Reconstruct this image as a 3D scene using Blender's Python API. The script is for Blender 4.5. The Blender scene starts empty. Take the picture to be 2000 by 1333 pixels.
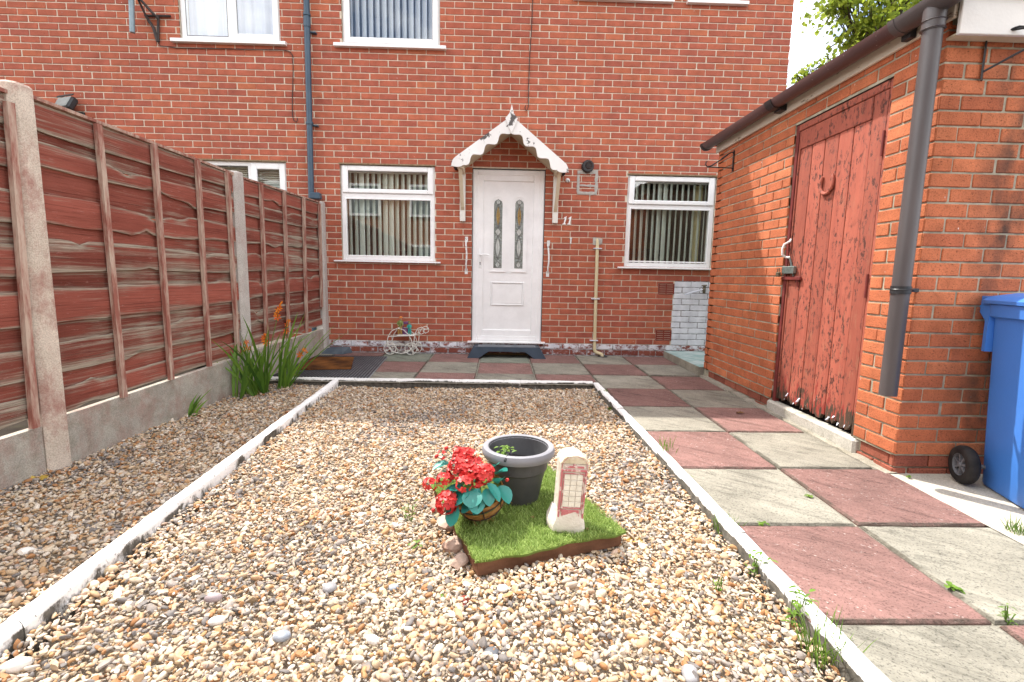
import bpy, math, random
import numpy as np
from mathutils import Vector, Matrix, Euler

S = bpy.context.scene
COL = S.collection
random.seed(11)
PI = math.pi
rnd = random.random
def uni(a, b): return random.uniform(a, b)

# ------------------------------------------------------------------ camera
F_PX, PITCH, ROLL, YAW = 948.752, 0.1320, 0.0190, 0.0244
CAM = Vector((2.0632, -6.2145, 0.9968))
_cy, _sy, _cp, _sp = math.cos(YAW), math.sin(YAW), math.cos(PITCH), math.sin(PITCH)
FW = Vector((_sy*_cp, _cy*_cp, -_sp))
_rt = Vector((_cy, -_sy, 0.0))
_up = _rt.cross(FW)
RT = _rt*math.cos(ROLL) + _up*math.sin(ROLL)
UP = _up*math.cos(ROLL) - _rt*math.sin(ROLL)
cd = bpy.data.cameras.new('camera')
cam = bpy.data.objects.new('camera', cd)
COL.objects.link(cam)
cd.sensor_fit = 'HORIZONTAL'; cd.sensor_width = 36.0
cd.lens = F_PX/2000*36.0
cd.clip_start = 0.05; cd.clip_end = 1500
m = Matrix((RT, UP, -FW)).transposed().to_4x4(); m.translation = CAM
cam.matrix_world = m
S.camera = cam

# ------------------------------------------------------------------ light
SUN_D = Vector((0.42, -0.45, -1.0)).normalized()
SUN_EL = math.asin(-SUN_D.z)
SUN_AZ = math.atan2(-SUN_D.x, -SUN_D.y)
SUN_STRENGTH, SKY_STRENGTH, EXPOSURE = 3.9, 0.15, 1.08
w = bpy.data.worlds.new('World'); S.world = w; w.use_nodes = True
nt = w.node_tree; nt.nodes.clear()
out = nt.nodes.new('ShaderNodeOutputWorld'); bg = nt.nodes.new('ShaderNodeBackground')
sky = nt.nodes.new('ShaderNodeTexSky'); sky.sky_type = 'NISHITA'; sky.sun_disc = False
sky.sun_elevation = SUN_EL; sky.sun_rotation = SUN_AZ % (2*PI)
sky.altitude = 40; sky.air_density = 1.0; sky.dust_density = 2.2; sky.ozone_density = 1.0
tc = nt.nodes.new('ShaderNodeTexCoord')
mp = nt.nodes.new('ShaderNodeMapping'); mp.inputs['Scale'].default_value = (1.0, 1.0, 2.4)
nz = nt.nodes.new('ShaderNodeTexNoise'); nz.inputs['Scale'].default_value = 2.3
nz.inputs['Detail'].default_value = 9; nz.inputs['Roughness'].default_value = 0.56
rp = nt.nodes.new('ShaderNodeValToRGB')
rp.color_ramp.elements[0].position = 0.38; rp.color_ramp.elements[1].position = 0.55
mx = nt.nodes.new('ShaderNodeMix'); mx.data_type = 'RGBA'
nt.links.new(tc.outputs['Generated'], mp.inputs['Vector'])
nt.links.new(mp.outputs['Vector'], nz.inputs['Vector'])
nt.links.new(nz.outputs['Fac'], rp.inputs['Fac'])
nt.links.new(rp.outputs['Color'], mx.inputs['Factor'])
nt.links.new(sky.outputs['Color'], mx.inputs['A'])
mx.inputs['B'].default_value = (11.5, 11.4, 11.4, 1)
nt.links.new(mx.outputs['Result'], bg.inputs['Color'])
bg.inputs['Strength'].default_value = SKY_STRENGTH
nt.links.new(bg.outputs['Background'], out.inputs['Surface'])
sd = bpy.data.lights.new('sun', 'SUN'); sd.energy = SUN_STRENGTH; sd.angle = math.radians(0.53)
sd.color = (1.0, 0.955, 0.88)
so = bpy.data.objects.new('sun', sd); COL.objects.link(so)
so.rotation_euler = SUN_D.to_track_quat('-Z', 'Y').to_euler(); so.location = (-6, 8, 14)
vs = S.view_settings
S.display_settings.display_device = 'sRGB'
vs.view_transform = 'Standard'; vs.look = 'None'; vs.gamma = 1.0; vs.exposure = EXPOSURE
vs.use_curve_mapping = False
S.render.engine = 'CYCLES'
S.cycles.use_denoising = True
S.cycles.max_bounces = 7; S.cycles.transparent_max_bounces = 12

# ------------------------------------------------------------------ helpers
# points of the photograph (2000 px wide) turned into points of the place, on a known surface
def ray(x, y): return FW + RT*((x-1000)/F_PX) - UP*((y-666.5)/F_PX)
def at_y(x, y, Y=0.0):
    d = ray(x, y); return CAM + d*((Y-CAM.y)/d.y)
def at_x(x, y, X):
    d = ray(x, y); return CAM + d*((X-CAM.x)/d.x)
GS = 0.012                                     # the paving falls away from the house
def gz(Y, z0=0.0): return z0 + GS*Y
def at_g(x, y, z0=0.0):
    d = ray(x, y); return CAM + d*((z0+GS*CAM.y-CAM.z)/(d.z-GS*d.y))
def to_px(P):
    d = Vector(P)-CAM; z = d.dot(FW)
    if z < 0.05: return None
    return (1000+F_PX*d.dot(RT)/z, 666.5-F_PX*d.dot(UP)/z)

W = {}                                          # world origin of every object
class MB:
    """collects geometry in world space, then links it as ONE mesh object"""
    def __init__(s): s.v = []; s.f = []; s.t = []; s.cur = 0.5; s.M = None; s.e = []; s.ev = 0.0
    def pt(s, p):
        p = Vector(p)
        if s.M is not None: p = s.M @ p
        s.v.append(p); s.e.append(s.ev); return len(s.v)-1
    def face(s, idx): s.f.append(tuple(idx)); s.t.append(s.cur)
    def poly(s, pts): s.face([s.pt(p) for p in pts])
    def box(s, x0, x1, y0, y1, z0, z1, bev=0.0):
        if bev <= 0:
            i = [s.pt(p) for p in ((x0,y0,z0),(x1,y0,z0),(x1,y1,z0),(x0,y1,z0),(x0,y0,z1),(x1,y0,z1),(x1,y1,z1),(x0,y1,z1))]
            for q in ((0,3,2,1),(4,5,6,7),(0,1,5,4),(1,2,6,5),(2,3,7,6),(3,0,4,7)): s.face([i[k] for k in q])
            return
        b = min(bev, (x1-x0)/2.1, (y1-y0)/2.1, (z1-z0)/2.1)
        X=(x0,x1); Y=(y0,y1); Z=(z0,z1); sg=(1,-1); V={}
        for a in (0,1):
            for c in (0,1):
                for d in (0,1):
                    V[a,c,d,0]=s.pt((X[a],Y[c]+sg[c]*b,Z[d]+sg[d]*b))
                    V[a,c,d,1]=s.pt((X[a]+sg[a]*b,Y[c],Z[d]+sg[d]*b))
                    V[a,c,d,2]=s.pt((X[a]+sg[a]*b,Y[c]+sg[c]*b,Z[d]))
        def q(l, flip):
            s.face(l[::-1] if flip else l)
        for a in (0,1):
            q([V[a,0,0,0],V[a,0,1,0],V[a,1,1,0],V[a,1,0,0]], a==1)
            q([V[0,a,0,1],V[1,a,0,1],V[1,a,1,1],V[0,a,1,1]], a==1)
            q([V[0,0,a,2],V[0,1,a,2],V[1,1,a,2],V[1,0,a,2]], a==1)
        for a in (0,1):
            for c in (0,1):
                q([V[a,c,0,0],V[a,c,1,0],V[a,c,1,1],V[a,c,0,1]], (a+c)%2==0)
                q([V[a,0,c,0],V[a,1,c,0],V[a,1,c,2],V[a,0,c,2]], (a+c)%2==1)
                q([V[0,a,c,1],V[1,a,c,1],V[1,a,c,2],V[0,a,c,2]], (a+c)%2==0)
        for a in (0,1):
            for c in (0,1):
                for d in (0,1): q([V[a,c,d,0],V[a,c,d,1],V[a,c,d,2]], (a+c+d)%2==0)
    def prism(s, pts, vec):
        """polygon pts extruded along vec"""
        vec = Vector(vec); n = len(pts)
        a = [s.pt(p) for p in pts]; b = [s.pt(Vector(p)+vec) for p in pts]
        s.face(a[::-1]); s.face(b)
        for i in range(n): s.face((a[i], a[(i+1)%n], b[(i+1)%n], b[i]))
    def tube(s, pts, r, n=8, cap=True, rs=None):
        pts = [Vector(p) for p in pts]; rings = []
        prev = None
        for i, p in enumerate(pts):
            if i == 0: d = pts[1]-p
            elif i == len(pts)-1: d = p-pts[i-1]
            else: d = (pts[i+1]-p).normalized()+(p-pts[i-1]).normalized()
            d.normalize()
            if prev is None:
                a = d.orthogonal().normalized()
            else:
                a = prev - d*prev.dot(d)
                a = a.normalized() if a.length > 1e-6 else d.orthogonal().normalized()
            prev = a; b = d.cross(a)
            rr = rs[i] if rs else r
            rings.append([s.pt(p + (a*math.cos(2*PI*k/n)+b*math.sin(2*PI*k/n))*rr) for k in range(n)])
        for i in range(len(rings)-1):
            for k in range(n):
                s.face((rings[i][k], rings[i][(k+1)%n], rings[i+1][(k+1)%n], rings[i+1][k]))
        if cap: s.face(rings[0][::-1]); s.face(rings[-1])
    def lathe(s, prof, n=24, c=(0,0,0), axis='Z'):
        c = Vector(c); rings = []
        for r, z in prof:
            ring = []
            for k in range(n):
                a = 2*PI*k/n
                p = {'Z': Vector((r*math.cos(a), r*math.sin(a), z)), 'Y': Vector((r*math.cos(a), z, r*math.sin(a))), 'X': Vector((z, r*math.cos(a), r*math.sin(a)))}[axis]
                ring.append(s.pt(c+p))
            rings.append(ring)
        for i in range(len(rings)-1):
            for k in range(n): s.face((rings[i][k], rings[i][(k+1)%n], rings[i+1][(k+1)%n], rings[i+1][k]))
        return rings
    def blob(s, c, r, n=8, m=6, jit=0.0, sc=(1,1,1)):
        c = Vector(c); rings = []
        top = s.pt(c+Vector((0,0,r*sc[2]))); bot = s.pt(c-Vector((0,0,r*sc[2])))
        for j in range(1, m):
            ph = PI*j/m
            rings.append([s.pt(c+Vector((r*sc[0]*math.sin(ph)*math.cos(2*PI*k/n), r*sc[1]*math.sin(ph)*math.sin(2*PI*k/n), r*sc[2]*math.cos(ph)))*1.0
                               + Vector((uni(-jit,jit),uni(-jit,jit),uni(-jit,jit)))) for k in range(n)])
        for k in range(n):
            s.face((top, rings[0][k], rings[0][(k+1)%n])); s.face((bot, rings[-1][(k+1)%n], rings[-1][k]))
        for j in range(len(rings)-1):
            for k in range(n): s.face((rings[j][k], rings[j+1][k], rings[j+1][(k+1)%n], rings[j][(k+1)%n]))
    def mesh(s, name, mat, o=Vector((0,0,0)), smooth=False, flat_angle=None):
        me = bpy.data.meshes.new(name)
        me.from_pydata([tuple(p-o) for p in s.v], [], s.f)
        at = me.attributes.new('tint', 'FLOAT', 'FACE'); at.data.foreach_set('value', s.t)
        if any(s.e):
            at = me.attributes.new('edge', 'FLOAT', 'POINT'); at.data.foreach_set('value', s.e)
        me.materials.append(mat)
        if smooth:
            me.polygons.foreach_set('use_smooth', [True]*len(me.polygons))
            if flat_angle: me.set_sharp_from_angle(angle=math.radians(flat_angle))
        me.update()
        return me
    def build(s, name, mat, parent=None, origin=None, smooth=False, angle=40, **props):
        if parent is not None: po = W[parent.name]
        else: po = Vector((0,0,0))
        if origin is None:
            if parent is not None: o = po
            else:
                lo = Vector([min(p[k] for p in s.v) for k in range(3)]); hi = Vector([max(p[k] for p in s.v) for k in range(3)])
                o = Vector(((lo.x+hi.x)/2, (lo.y+hi.y)/2, lo.z))
        else: o = Vector(origin)
        me = s.mesh(name, mat, o, smooth, angle)
        return link(name, me, o, parent, **props)

def link(name, me, o, parent=None, **props):
    ob = bpy.data.objects.new(name, me); COL.objects.link(ob)
    ob.location = Vector(o) - (W[parent.name] if parent is not None else Vector((0,0,0)))
    if parent is not None: ob.parent = parent
    W[ob.name] = Vector(o)
    for k, v in props.items(): ob[k] = v
    return ob
def thing(name, label, cat, loc=(0,0,0), group=None, **props):
    o = link(name, None, Vector(loc)); o.empty_display_size = 0.1
    o['label'] = label; o['category'] = cat
    if group: o['group'] = group
    for k, v in props.items(): o[k] = v
    return o
def tag(o, label, cat, group=None):
    o['label'] = label; o['category'] = cat
    if group: o['group'] = group
    return o

# ------------------------------------------------------------------ materials
class NT:
    def __init__(s, name):
        s.m = bpy.data.materials.new(name); s.m.use_nodes = True
        s.n = s.m.node_tree.nodes; s.l = s.m.node_tree.links
        s.b = s.n['Principled BSDF']; s.o = s.n['Material Output']
    def new(s, t, **kw):
        n = s.n.new('ShaderNode'+t)
        for k, v in kw.items():
            if k in n.inputs: s.set(n.inputs[k], v)
            else: setattr(n, k, v)
        return n
    def set(s, inp, v):
        if isinstance(v, bpy.types.NodeSocket): s.l.new(v, inp)
        else:
            if isinstance(v, tuple) and len(v) == 3 and inp.type == 'RGBA': v = v+(1,)
            inp.default_value = v
    def pos(s): return s.new('NewGeometry').outputs['Position']
    def noise(s, scale, vec=None, detail=4, rough=0.55, dist=0.0, map=None, col=False):
        v = vec or s.pos()
        if map:
            mpn = s.new('Mapping'); mpn.inputs['Scale'].default_value = map; s.l.new(v, mpn.inputs['Vector']); v = mpn.outputs['Vector']
        n = s.new('TexNoise'); n.inputs['Scale'].default_value = scale; n.inputs['Detail'].default_value = detail
        n.inputs['Roughness'].default_value = rough; n.inputs['Distortion'].default_value = dist
        s.l.new(v, n.inputs['Vector'])
        return n.outputs['Color' if col else 'Fac']
    def voro(s, scale, vec=None, map=None, feature='F1', out='Distance'):
        v = vec or s.pos()
        if map:
            mpn = s.new('Mapping'); mpn.inputs['Scale'].default_value = map; s.l.new(v, mpn.inputs['Vector']); v = mpn.outputs['Vector']
        n = s.new('TexVoronoi', feature=feature); n.inputs['Scale'].default_value = scale
        s.l.new(v, n.inputs['Vector']); return n.outputs[out]
    def ramp(s, fac, stops, interp='LINEAR'):
        r = s.new('ValToRGB'); cr = r.color_ramp; cr.interpolation = interp
        while len(cr.elements) < len(stops): cr.elements.new(0.5)
        for e, (p, c) in zip(cr.elements, stops):
            e.position = p
            e.color = (c, c, c, 1) if not isinstance(c, tuple) else (c+(1,) if len(c) == 3 else c)
        s.l.new(fac, r.inputs['Fac']); return r.outputs['Color']
    def mix(s, fac, a, b, mode='MIX'):
        n = s.new('Mix', data_type='RGBA', blend_type=mode)
        s.set(n.inputs['Factor'], fac); s.set(n.inputs['A'], a); s.set(n.inputs['B'], b)
        return n.outputs['Result']
    def math(s, op, a, b=0.5, c=None, clamp=False):
        n = s.new('Math', operation=op, use_clamp=clamp); s.set(n.inputs[0], a); s.set(n.inputs[1], b)
        if c is not None: s.set(n.inputs[2], c)
        return n.outputs[0]
    def attr(s, name, out='Fac', typ='GEOMETRY'): return s.new('Attribute', attribute_name=name, attribute_type=typ).outputs[out]
    def sep(s, vec):
        n = s.new('SeparateXYZ'); s.l.new(vec, n.inputs[0]); return n.outputs
    def normal(s): return s.new('NewGeometry').outputs['Normal']
    def bump(s, h, strength=0.3, dist=0.01):
        n = s.new('Bump'); n.inputs['Strength'].default_value = strength; n.inputs['Distance'].default_value = dist
        s.l.new(h, n.inputs['Height']); s.l.new(n.outputs['Normal'], s.b.inputs['Normal'])
    def fin(s, col, rough=0.7, spec=0.3, metal=0.0):
        s.set(s.b.inputs['Base Color'], col); s.set(s.b.inputs['Roughness'], rough)
        s.b.inputs['Specular IOR Level'].default_value = spec; s.b.inputs['Metallic'].default_value = metal
        return s.m

def brick_mat(name, stops, speck=0.5, soot=False):
    n = NT(name)
    base = n.ramp(n.attr('tint'), stops)
    c = n.mix(0.55, base, n.ramp(n.noise(9, detail=5), [(0.3, 0.62), (0.7, 1.25)]), 'MULTIPLY')
    c = n.mix(1.0, c, n.ramp(n.noise(0.9, detail=4, rough=.6), [(0.3, 0.86), (0.7, 1.08)]), 'MULTIPLY')
    fine = n.noise(140, detail=3)
    c = n.mix(speck, c, n.ramp(fine, [(0.32, 0.35), (0.46, 1.0), (0.7, 1.25)]), 'MULTIPLY')
    # pits and small lime spots
    pits = n.ramp(n.noise(75, detail=2, map=(1, 1, 1.9)), [(0.30, 0.25), (0.38, 1.0)])
    c = n.mix(0.8, c, pits, 'MULTIPLY')
    lime = n.ramp(n.noise(6.0, detail=8, rough=0.75), [(0.66, 0.0), (0.80, 0.30)])
    flk = n.math('MULTIPLY', n.ramp(n.voro(17, map=(1, 1, .55)), [(0.035, 1.0), (0.06, 0.0)]), n.ramp(n.noise(3.5, detail=2), [(0.5, 0.0), (0.56, .8)]))
    c = n.mix(lime, c, (0.55, 0.47, 0.40)); c = n.mix(flk, c, (0.75, 0.72, 0.68))
    if soot:
        x, y, z = n.sep(n.pos())
        d = n.math('ABSOLUTE', n.math('SUBTRACT', x, 4.68))
        band = n.math('MULTIPLY', n.ramp(d, [(0.02, 1.0), (0.22, 0.0)]), n.ramp(n.noise(7, detail=6, map=(1, 1, .5)), [(0.42, 0.0), (0.62, 0.85)]))
        c = n.mix(band, c, (0.035, 0.032, 0.028))
    n.bump(n.math('ADD', fine, n.math('MULTIPLY', n.noise(35), 1.2)), 0.35, 0.004)
    return n.fin(c, 0.85, 0.2)
M = {}
M['brick'] = brick_mat('house brick', [(0.0, (0.34, 0.096, 0.063)), (0.35, (0.385, 0.110, 0.067)), (0.65, (0.412, 0.120, 0.068)), (1.0, (0.45, 0.140, 0.072))], 0.28)
M['brick2'] = brick_mat('outbuilding brick', [(0.0, (0.40, 0.118, 0.056)), (0.5, (0.46, 0.142, 0.064)), (1.0, (0.52, 0.178, 0.082))], 0.45, True)
def simple(name, c1, c2, scale=6, rough=0.6, spec=0.3, bump=0.15, bs=80, metal=0.0, map=None, detail=5):
    n = NT(name); c = n.ramp(n.noise(scale, detail=detail, map=map), [(0.32, c1), (0.68, c2)])
    if bump: n.bump(n.noise(bs, detail=4), bump, 0.004)
    return n.fin(c, rough, spec, metal)
M['mortar'] = simple('mortar', (0.55, 0.47, 0.37), (0.68, 0.59, 0.48), 25, 0.95, 0.1, 0.5, 160)
M['mortar2'] = simple('grey mortar', (0.22, 0.21, 0.16), (0.46, 0.42, 0.32), 14, 0.95, 0.1, 0.5, 160)
M['patch'] = simple('repair mortar', (0.33, 0.32, 0.29), (0.45, 0.43, 0.39), 30, 0.95, 0.1, 0.6, 160)
def upvc():
    n = NT('white upvc'); d = n.noise(5, detail=6, rough=0.7)
    c = n.ramp(d, [(0.35, (0.78, 0.78, 0.775)), (0.6, (0.85, 0.85, 0.845))]); return n.fin(c, 0.32, 0.45)
M['upvc'] = upvc()
M['gasket'] = simple('black gasket', (0.02, 0.02, 0.022), (0.035, 0.035, 0.04), 9, 0.5, 0.3, 0)
M['sealant'] = simple('brown sealant', (0.16, 0.11, 0.06), (0.30, 0.22, 0.14), 30, 0.8, 0.2, 0.3)
def glass(name, tintc=(1, 1, 1), rough=0.0, base=0.07):
    n = NT(name); n.n.remove(n.b)
    tr = n.new('BsdfTransparent'); tr.inputs['Color'].default_value = tintc+(1,)
    gl = n.new('BsdfGlossy'); gl.inputs['Roughness'].default_value = rough; gl.inputs['Color'].default_value = (1, 1, 1, 1)
    fr = n.new('Fresnel'); fr.inputs['IOR'].default_value = 1.5
    f = n.math('ADD', n.math('MULTIPLY', fr.outputs[0], 1.5), base, clamp=True)
    ms = n.new('MixShader'); n.l.new(f, ms.inputs[0]); n.l.new(tr.outputs[0], ms.inputs[1]); n.l.new(gl.outputs[0], ms.inputs[2])
    bf = n.new('NewGeometry').outputs['Backfacing']                       # the reflection belongs to the outer face only
    m2 = n.new('MixShader'); n.l.new(bf, m2.inputs[0]); n.l.new(ms.outputs[0], m2.inputs[1]); n.l.new(tr.outputs[0], m2.inputs[2])
    n.l.new(m2.outputs[0], n.o.inputs['Surface'])
    return n.m
M['glass'] = glass('window glass', (0.97, 0.985, 0.98), 0.0, 0.08)
def textured_glass():
    n = NT('obscure door glass')
    n.bump(n.math('ADD', n.noise(55, detail=3), n.math('MULTIPLY', n.voro(38), 0.8)), 0.9, 0.01)
    c = n.ramp(n.noise(4, detail=4), [(0.35, (0.10, 0.12, 0.10)), (0.65, (0.27, 0.30, 0.27))])
    return n.fin(c, 0.12, 0.9)
M['dglass'] = textured_glass()
M['amber'] = simple('amber glass', (0.20, 0.12, 0.03), (0.38, 0.24, 0.06), 40, 0.15, 0.8, 0.2)
M['bevel_glass'] = simple('bevelled glass', (0.42, 0.46, 0.44), (0.55, 0.58, 0.55), 40, 0.08, 0.9, 0.1)
M['lead'] = simple('lead came', (0.10, 0.10, 0.10), (0.17, 0.17, 0.17), 40, 0.4, 0.5, 0.1, metal=0.6)
def leaf_mat(name, a, b, trans=0.35, rough=0.5, spec=0.3):
    n = NT(name); c = n.ramp(n.attr('tint'), [(0.0, a), (1.0, b)])
    n.fin(c, rough, spec)
    tr = n.new('BsdfTranslucent'); n.l.new(c, tr.inputs['Color'])
    ms = n.new('MixShader'); ms.inputs[0].default_value = trans
    n.l.new(n.b.outputs[0], ms.inputs[1]); n.l.new(tr.outputs[0], ms.inputs[2]); n.l.new(ms.outputs[0], n.o.inputs['Surface'])
    return n.m
M['blind'] = leaf_mat('blind fabric', (0.80, 0.84, 0.76), (0.84, 0.88, 0.80), 0.35, .9, .1)
M['blind_w'] = leaf_mat('pale blind fabric', (0.82, 0.84, 0.88), (0.86, 0.88, 0.92), 0.35, .9, .1)
M['net'] = simple('net curtain', (0.56, 0.60, 0.70), (0.68, 0.71, 0.80), 3, 0.9, 0.1, 0, map=(6, 1, .5))
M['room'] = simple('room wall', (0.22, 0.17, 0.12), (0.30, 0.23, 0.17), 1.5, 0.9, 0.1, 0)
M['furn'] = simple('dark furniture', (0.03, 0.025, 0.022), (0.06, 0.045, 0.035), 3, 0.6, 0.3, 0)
M['cream'] = simple('cream curtain', (0.55, 0.48, 0.25), (0.66, 0.58, 0.34), 12, 0.9, 0.1, 0, map=(4, 1, .2))
M['blue_pipe'] = simple('blue-grey painted pipe', (0.028, 0.060, 0.095), (0.045, 0.085, 0.125), 7, 0.40, 0.45, 0.1)
M['black'] = simple('black plastic', (0.012, 0.013, 0.015), (0.028, 0.028, 0.03), 20, 0.42, 0.4, 0.1)
M['rust_black'] = simple('weathered black steel', (0.015, 0.012, 0.012), (0.055, 0.035, 0.03), 22, 0.6, 0.4, 0.3)
M['galv'] = simple('galvanised pole', (0.16, 0.22, 0.25), (0.24, 0.31, 0.34), 12, 0.45, 0.5, 0.1, metal=0.3)
def gutter_mat():
    n = NT('brown pvc'); z = n.sep(n.normal())
    c = n.ramp(n.noise(5, detail=6, map=(1, .3, 1)), [(0.3, (0.062, 0.030, 0.030)), (0.7, (0.105, 0.058, 0.056))])
    c = n.mix(n.ramp(n.noise(60, detail=2), [(0.70, 0.0), (0.76, 0.6)]), c, (0.5, 0.45, 0.42))
    return n.fin(c, 0.38, 0.45)
M['gutter'] = gutter_mat()
M['dpipe'] = simple('faded brown pvc', (0.060, 0.052, 0.053), (0.092, 0.080, 0.080), 5, 0.40, 0.45, 0.08, map=(1, 1, .3))
M['felt'] = simple('roof felt', (0.03, 0.035, 0.04), (0.07, 0.075, 0.08), 9, 0.9, 0.2, 0.6, 200)
def peel(name, paint, under, thr=0.62, scale=9, map=None, rough=0.6):
    n = NT(name)
    k = n.ramp(n.noise(scale, detail=8, rough=0.68, map=map), [(thr, 0.0), (thr+0.025, 1.0)])
    p = n.ramp(n.noise(3, detail=5), [(0.3, tuple(x*0.86 for x in paint)), (0.7, paint)])
    c = n.mix(k, p, under); n.bump(n.math('SUBTRACT', n.noise(60), k), 0.3, 0.004)
    return n.fin(c, rough, 0.3)
M['fascia'] = peel('flaking white fascia', (0.66, 0.60, 0.50), (0.27, 0.22, 0.16), 0.60, 11, (1, .6, 1.6))
M['fascia2'] = peel('white fascia', (0.78, 0.76, 0.72), (0.45, 0.42, 0.36), 0.72, 8)
M['soffit'] = simple('soffit', (0.50, 0.42, 0.28), (0.62, 0.54, 0.38), 8, 0.8, 0.2, 0.2)
M['barge'] = peel('flaking white barge board', (0.76, 0.745, 0.72), (0.09, 0.08, 0.075), 0.575, 5.5)
M['canopy_in'] = simple('canopy lining', (0.50, 0.42, 0.29), (0.60, 0.51, 0.37), 6, 0.8, 0.2, 0.2)
M['white_wood'] = peel('white painted wood', (0.74, 0.72, 0.66), (0.40, 0.33, 0.25), 0.70, 14, (1, 1, .4))
M['cream_wood'] = simple('cream painted wood', (0.60, 0.52, 0.38), (0.70, 0.62, 0.47), 6, 0.7, 0.2, 0.2)
M['white_metal'] = peel('chipped white metal', (0.74, 0.74, 0.72), (0.10, 0.09, 0.09), 0.60, 38)
M['wire'] = peel('white wire', (0.72, 0.70, 0.64), (0.25, 0.17, 0.11), 0.62, 60)
M['cream_pipe'] = peel('cream waste pipe', (0.62, 0.53, 0.33), (0.36, 0.28, 0.17), 0.72, 20)
M['clip'] = simple('pale clip', (0.55, 0.58, 0.66), (0.64, 0.66, 0.72), 30, 0.5, 0.4, 0)
def white_brick(name, thr, hard=0.05):
    n = NT(name)
    base = n.ramp(n.attr('tint'), [(0.0, (0.17, 0.045, 0.035)), (1.0, (0.30, 0.095, 0.06))])
    base = n.mix(0.5, base, n.ramp(n.noise(40, detail=4), [(0.3, 0.5), (0.7, 1.2)]), 'MULTIPLY')
    k = n.ramp(n.noise(9, detail=9, rough=0.72, map=(1, 1, 1.6)), [(thr, 1.0), (thr+hard, 0.0)])
    paint = n.ramp(n.noise(7, detail=6), [(0.3, (0.52, 0.53, 0.57)), (0.62, (0.74, 0.75, 0.79))])
    c = n.mix(k, base, paint); n.bump(n.math('ADD', n.noise(70), k), 0.3, 0.004)
    return n.fin(c, 0.75, 0.25)
M['wbrick'] = white_brick('white painted brick', 0.66)
M['plinth'] = white_brick('worn white plinth brick', 0.47, 0.10)
M['plinth3'] = brick_mat('outbuilding plinth', [(0.0, (0.20, 0.06, 0.04)), (1.0, (0.33, 0.105, 0.065))], 0.6)
M['plinth2'] = white_brick('bare plinth brick', 0.36, 0.12)
M['wmortar'] = simple('painted mortar', (0.10, 0.09, 0.085), (0.55, 0.55, 0.57), 18, 0.9, 0.15, 0.3, map=(1, 1, 2))
M['airbrick'] = simple('terracotta air brick', (0.17, 0.035, 0.026), (0.25, 0.055, 0.038), 30, 0.8, 0.2, 0.3)
M['dark'] = simple('dark void', (0.006, 0.005, 0.005), (0.012, 0.01, 0.01), 5, 0.95, 0.0, 0)
def concrete(name, a, b, pink=0.0, moss=0.0, z_moss=None):
    n = NT(name)
    c = n.ramp(n.noise(5, detail=7, rough=0.65), [(0.3, a), (0.7, b)])
    c = n.mix(0.6, c, n.ramp(n.noise(160, detail=2), [(0.35, 0.6), (0.6, 1.12)]), 'MULTIPLY')
    if pink:
        k = n.ramp(n.noise(7, detail=8, rough=0.75, map=(1, 1, .7)), [(0.46, 0.0), (0.66, pink)])
        c = n.mix(k, c, (0.27, 0.095, 0.075))
    if moss:
        k = n.ramp(n.noise(11, detail=6), [(0.50, 0.0), (0.72, moss)]); c = n.mix(k, c, (0.10, 0.095, 0.05))
    n.bump(n.math('ADD', n.noise(90, detail=5), n.math('MULTIPLY', n.noise(14), 0.6)), 0.45, 0.005)
    return n.fin(c, 0.9, 0.2)
M['post'] = concrete('fence post concrete', (0.47, 0.40, 0.325), (0.62, 0.54, 0.45), 0.7)
M['post2'] = concrete('clean fence post concrete', (0.40, 0.375, 0.34), (0.53, 0.50, 0.46), 0.25)
M['gboard'] = concrete('gravel board concrete', (0.30, 0.28, 0.24), (0.44, 0.41, 0.35), 0.45, 0.35)
M['apron'] = concrete('pale concrete', (0.42, 0.38, 0.31), (0.55, 0.50, 0.42), 0.0, 0.12)
M['sill_conc'] = concrete('whitish threshold concrete', (0.36, 0.34, 0.29), (0.56, 0.53, 0.47), 0, 0.6)
M['mortar_bed'] = concrete('mortar fillet', (0.22, 0.20, 0.16), (0.36, 0.33, 0.27), 0, 0.5)
M['soil'] = concrete('soil', (0.05, 0.04, 0.03), (0.10, 0.08, 0.06), 0, 0.4)
M['bed'] = concrete('gravel bed', (0.26, 0.21, 0.155), (0.38, 0.31, 0.235), 0, 0)
def green_paint():
    n = NT('worn green floor paint')
    k = n.ramp(n.noise(5, detail=7, rough=0.6), [(0.42, 0.0), (0.62, 1.0)])
    c = n.mix(k, (0.22, 0.33, 0.31), (0.42, 0.48, 0.47)); n.bump(n.noise(80), 0.3, 0.004); return n.fin(c, 0.7, 0.3)
M['green_paint'] = green_paint()
def kerb_mat(more=0.0):
    n = NT('white painted kerb'); nz = n.sep(n.normal())[2]
    conc = n.ramp(n.noise(30, detail=6), [(0.3, (0.05, 0.047, 0.04)), (0.7, (0.17, 0.155, 0.13))])
    worn = n.math('ADD', n.math('MULTIPLY', nz, 0.70), n.math('MULTIPLY', n.noise(13, detail=8, rough=0.7, map=(1, 1, .5)), 0.55))
    worn = n.math('ADD', worn, more)
    k = n.ramp(worn, [(0.43, 0.0), (0.49, 1.0)])
    chip = n.ramp(n.noise(48, detail=6, rough=0.7), [(0.60, 1.0), (0.66, 0.15)])
    k = n.math('MULTIPLY', k, chip)
    paint = n.ramp(n.noise(6, detail=5), [(0.3, (0.72, 0.71, 0.68)), (0.65, (0.82, 0.81, 0.79))])
    n.bump(n.math('ADD', n.noise(70, detail=5), k), 0.5, 0.006)
    return n.fin(n.mix(k, conc, paint), 0.8, 0.25)
M['kerb'] = kerb_mat(); M['kerb2'] = kerb_mat(0.11)
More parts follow.
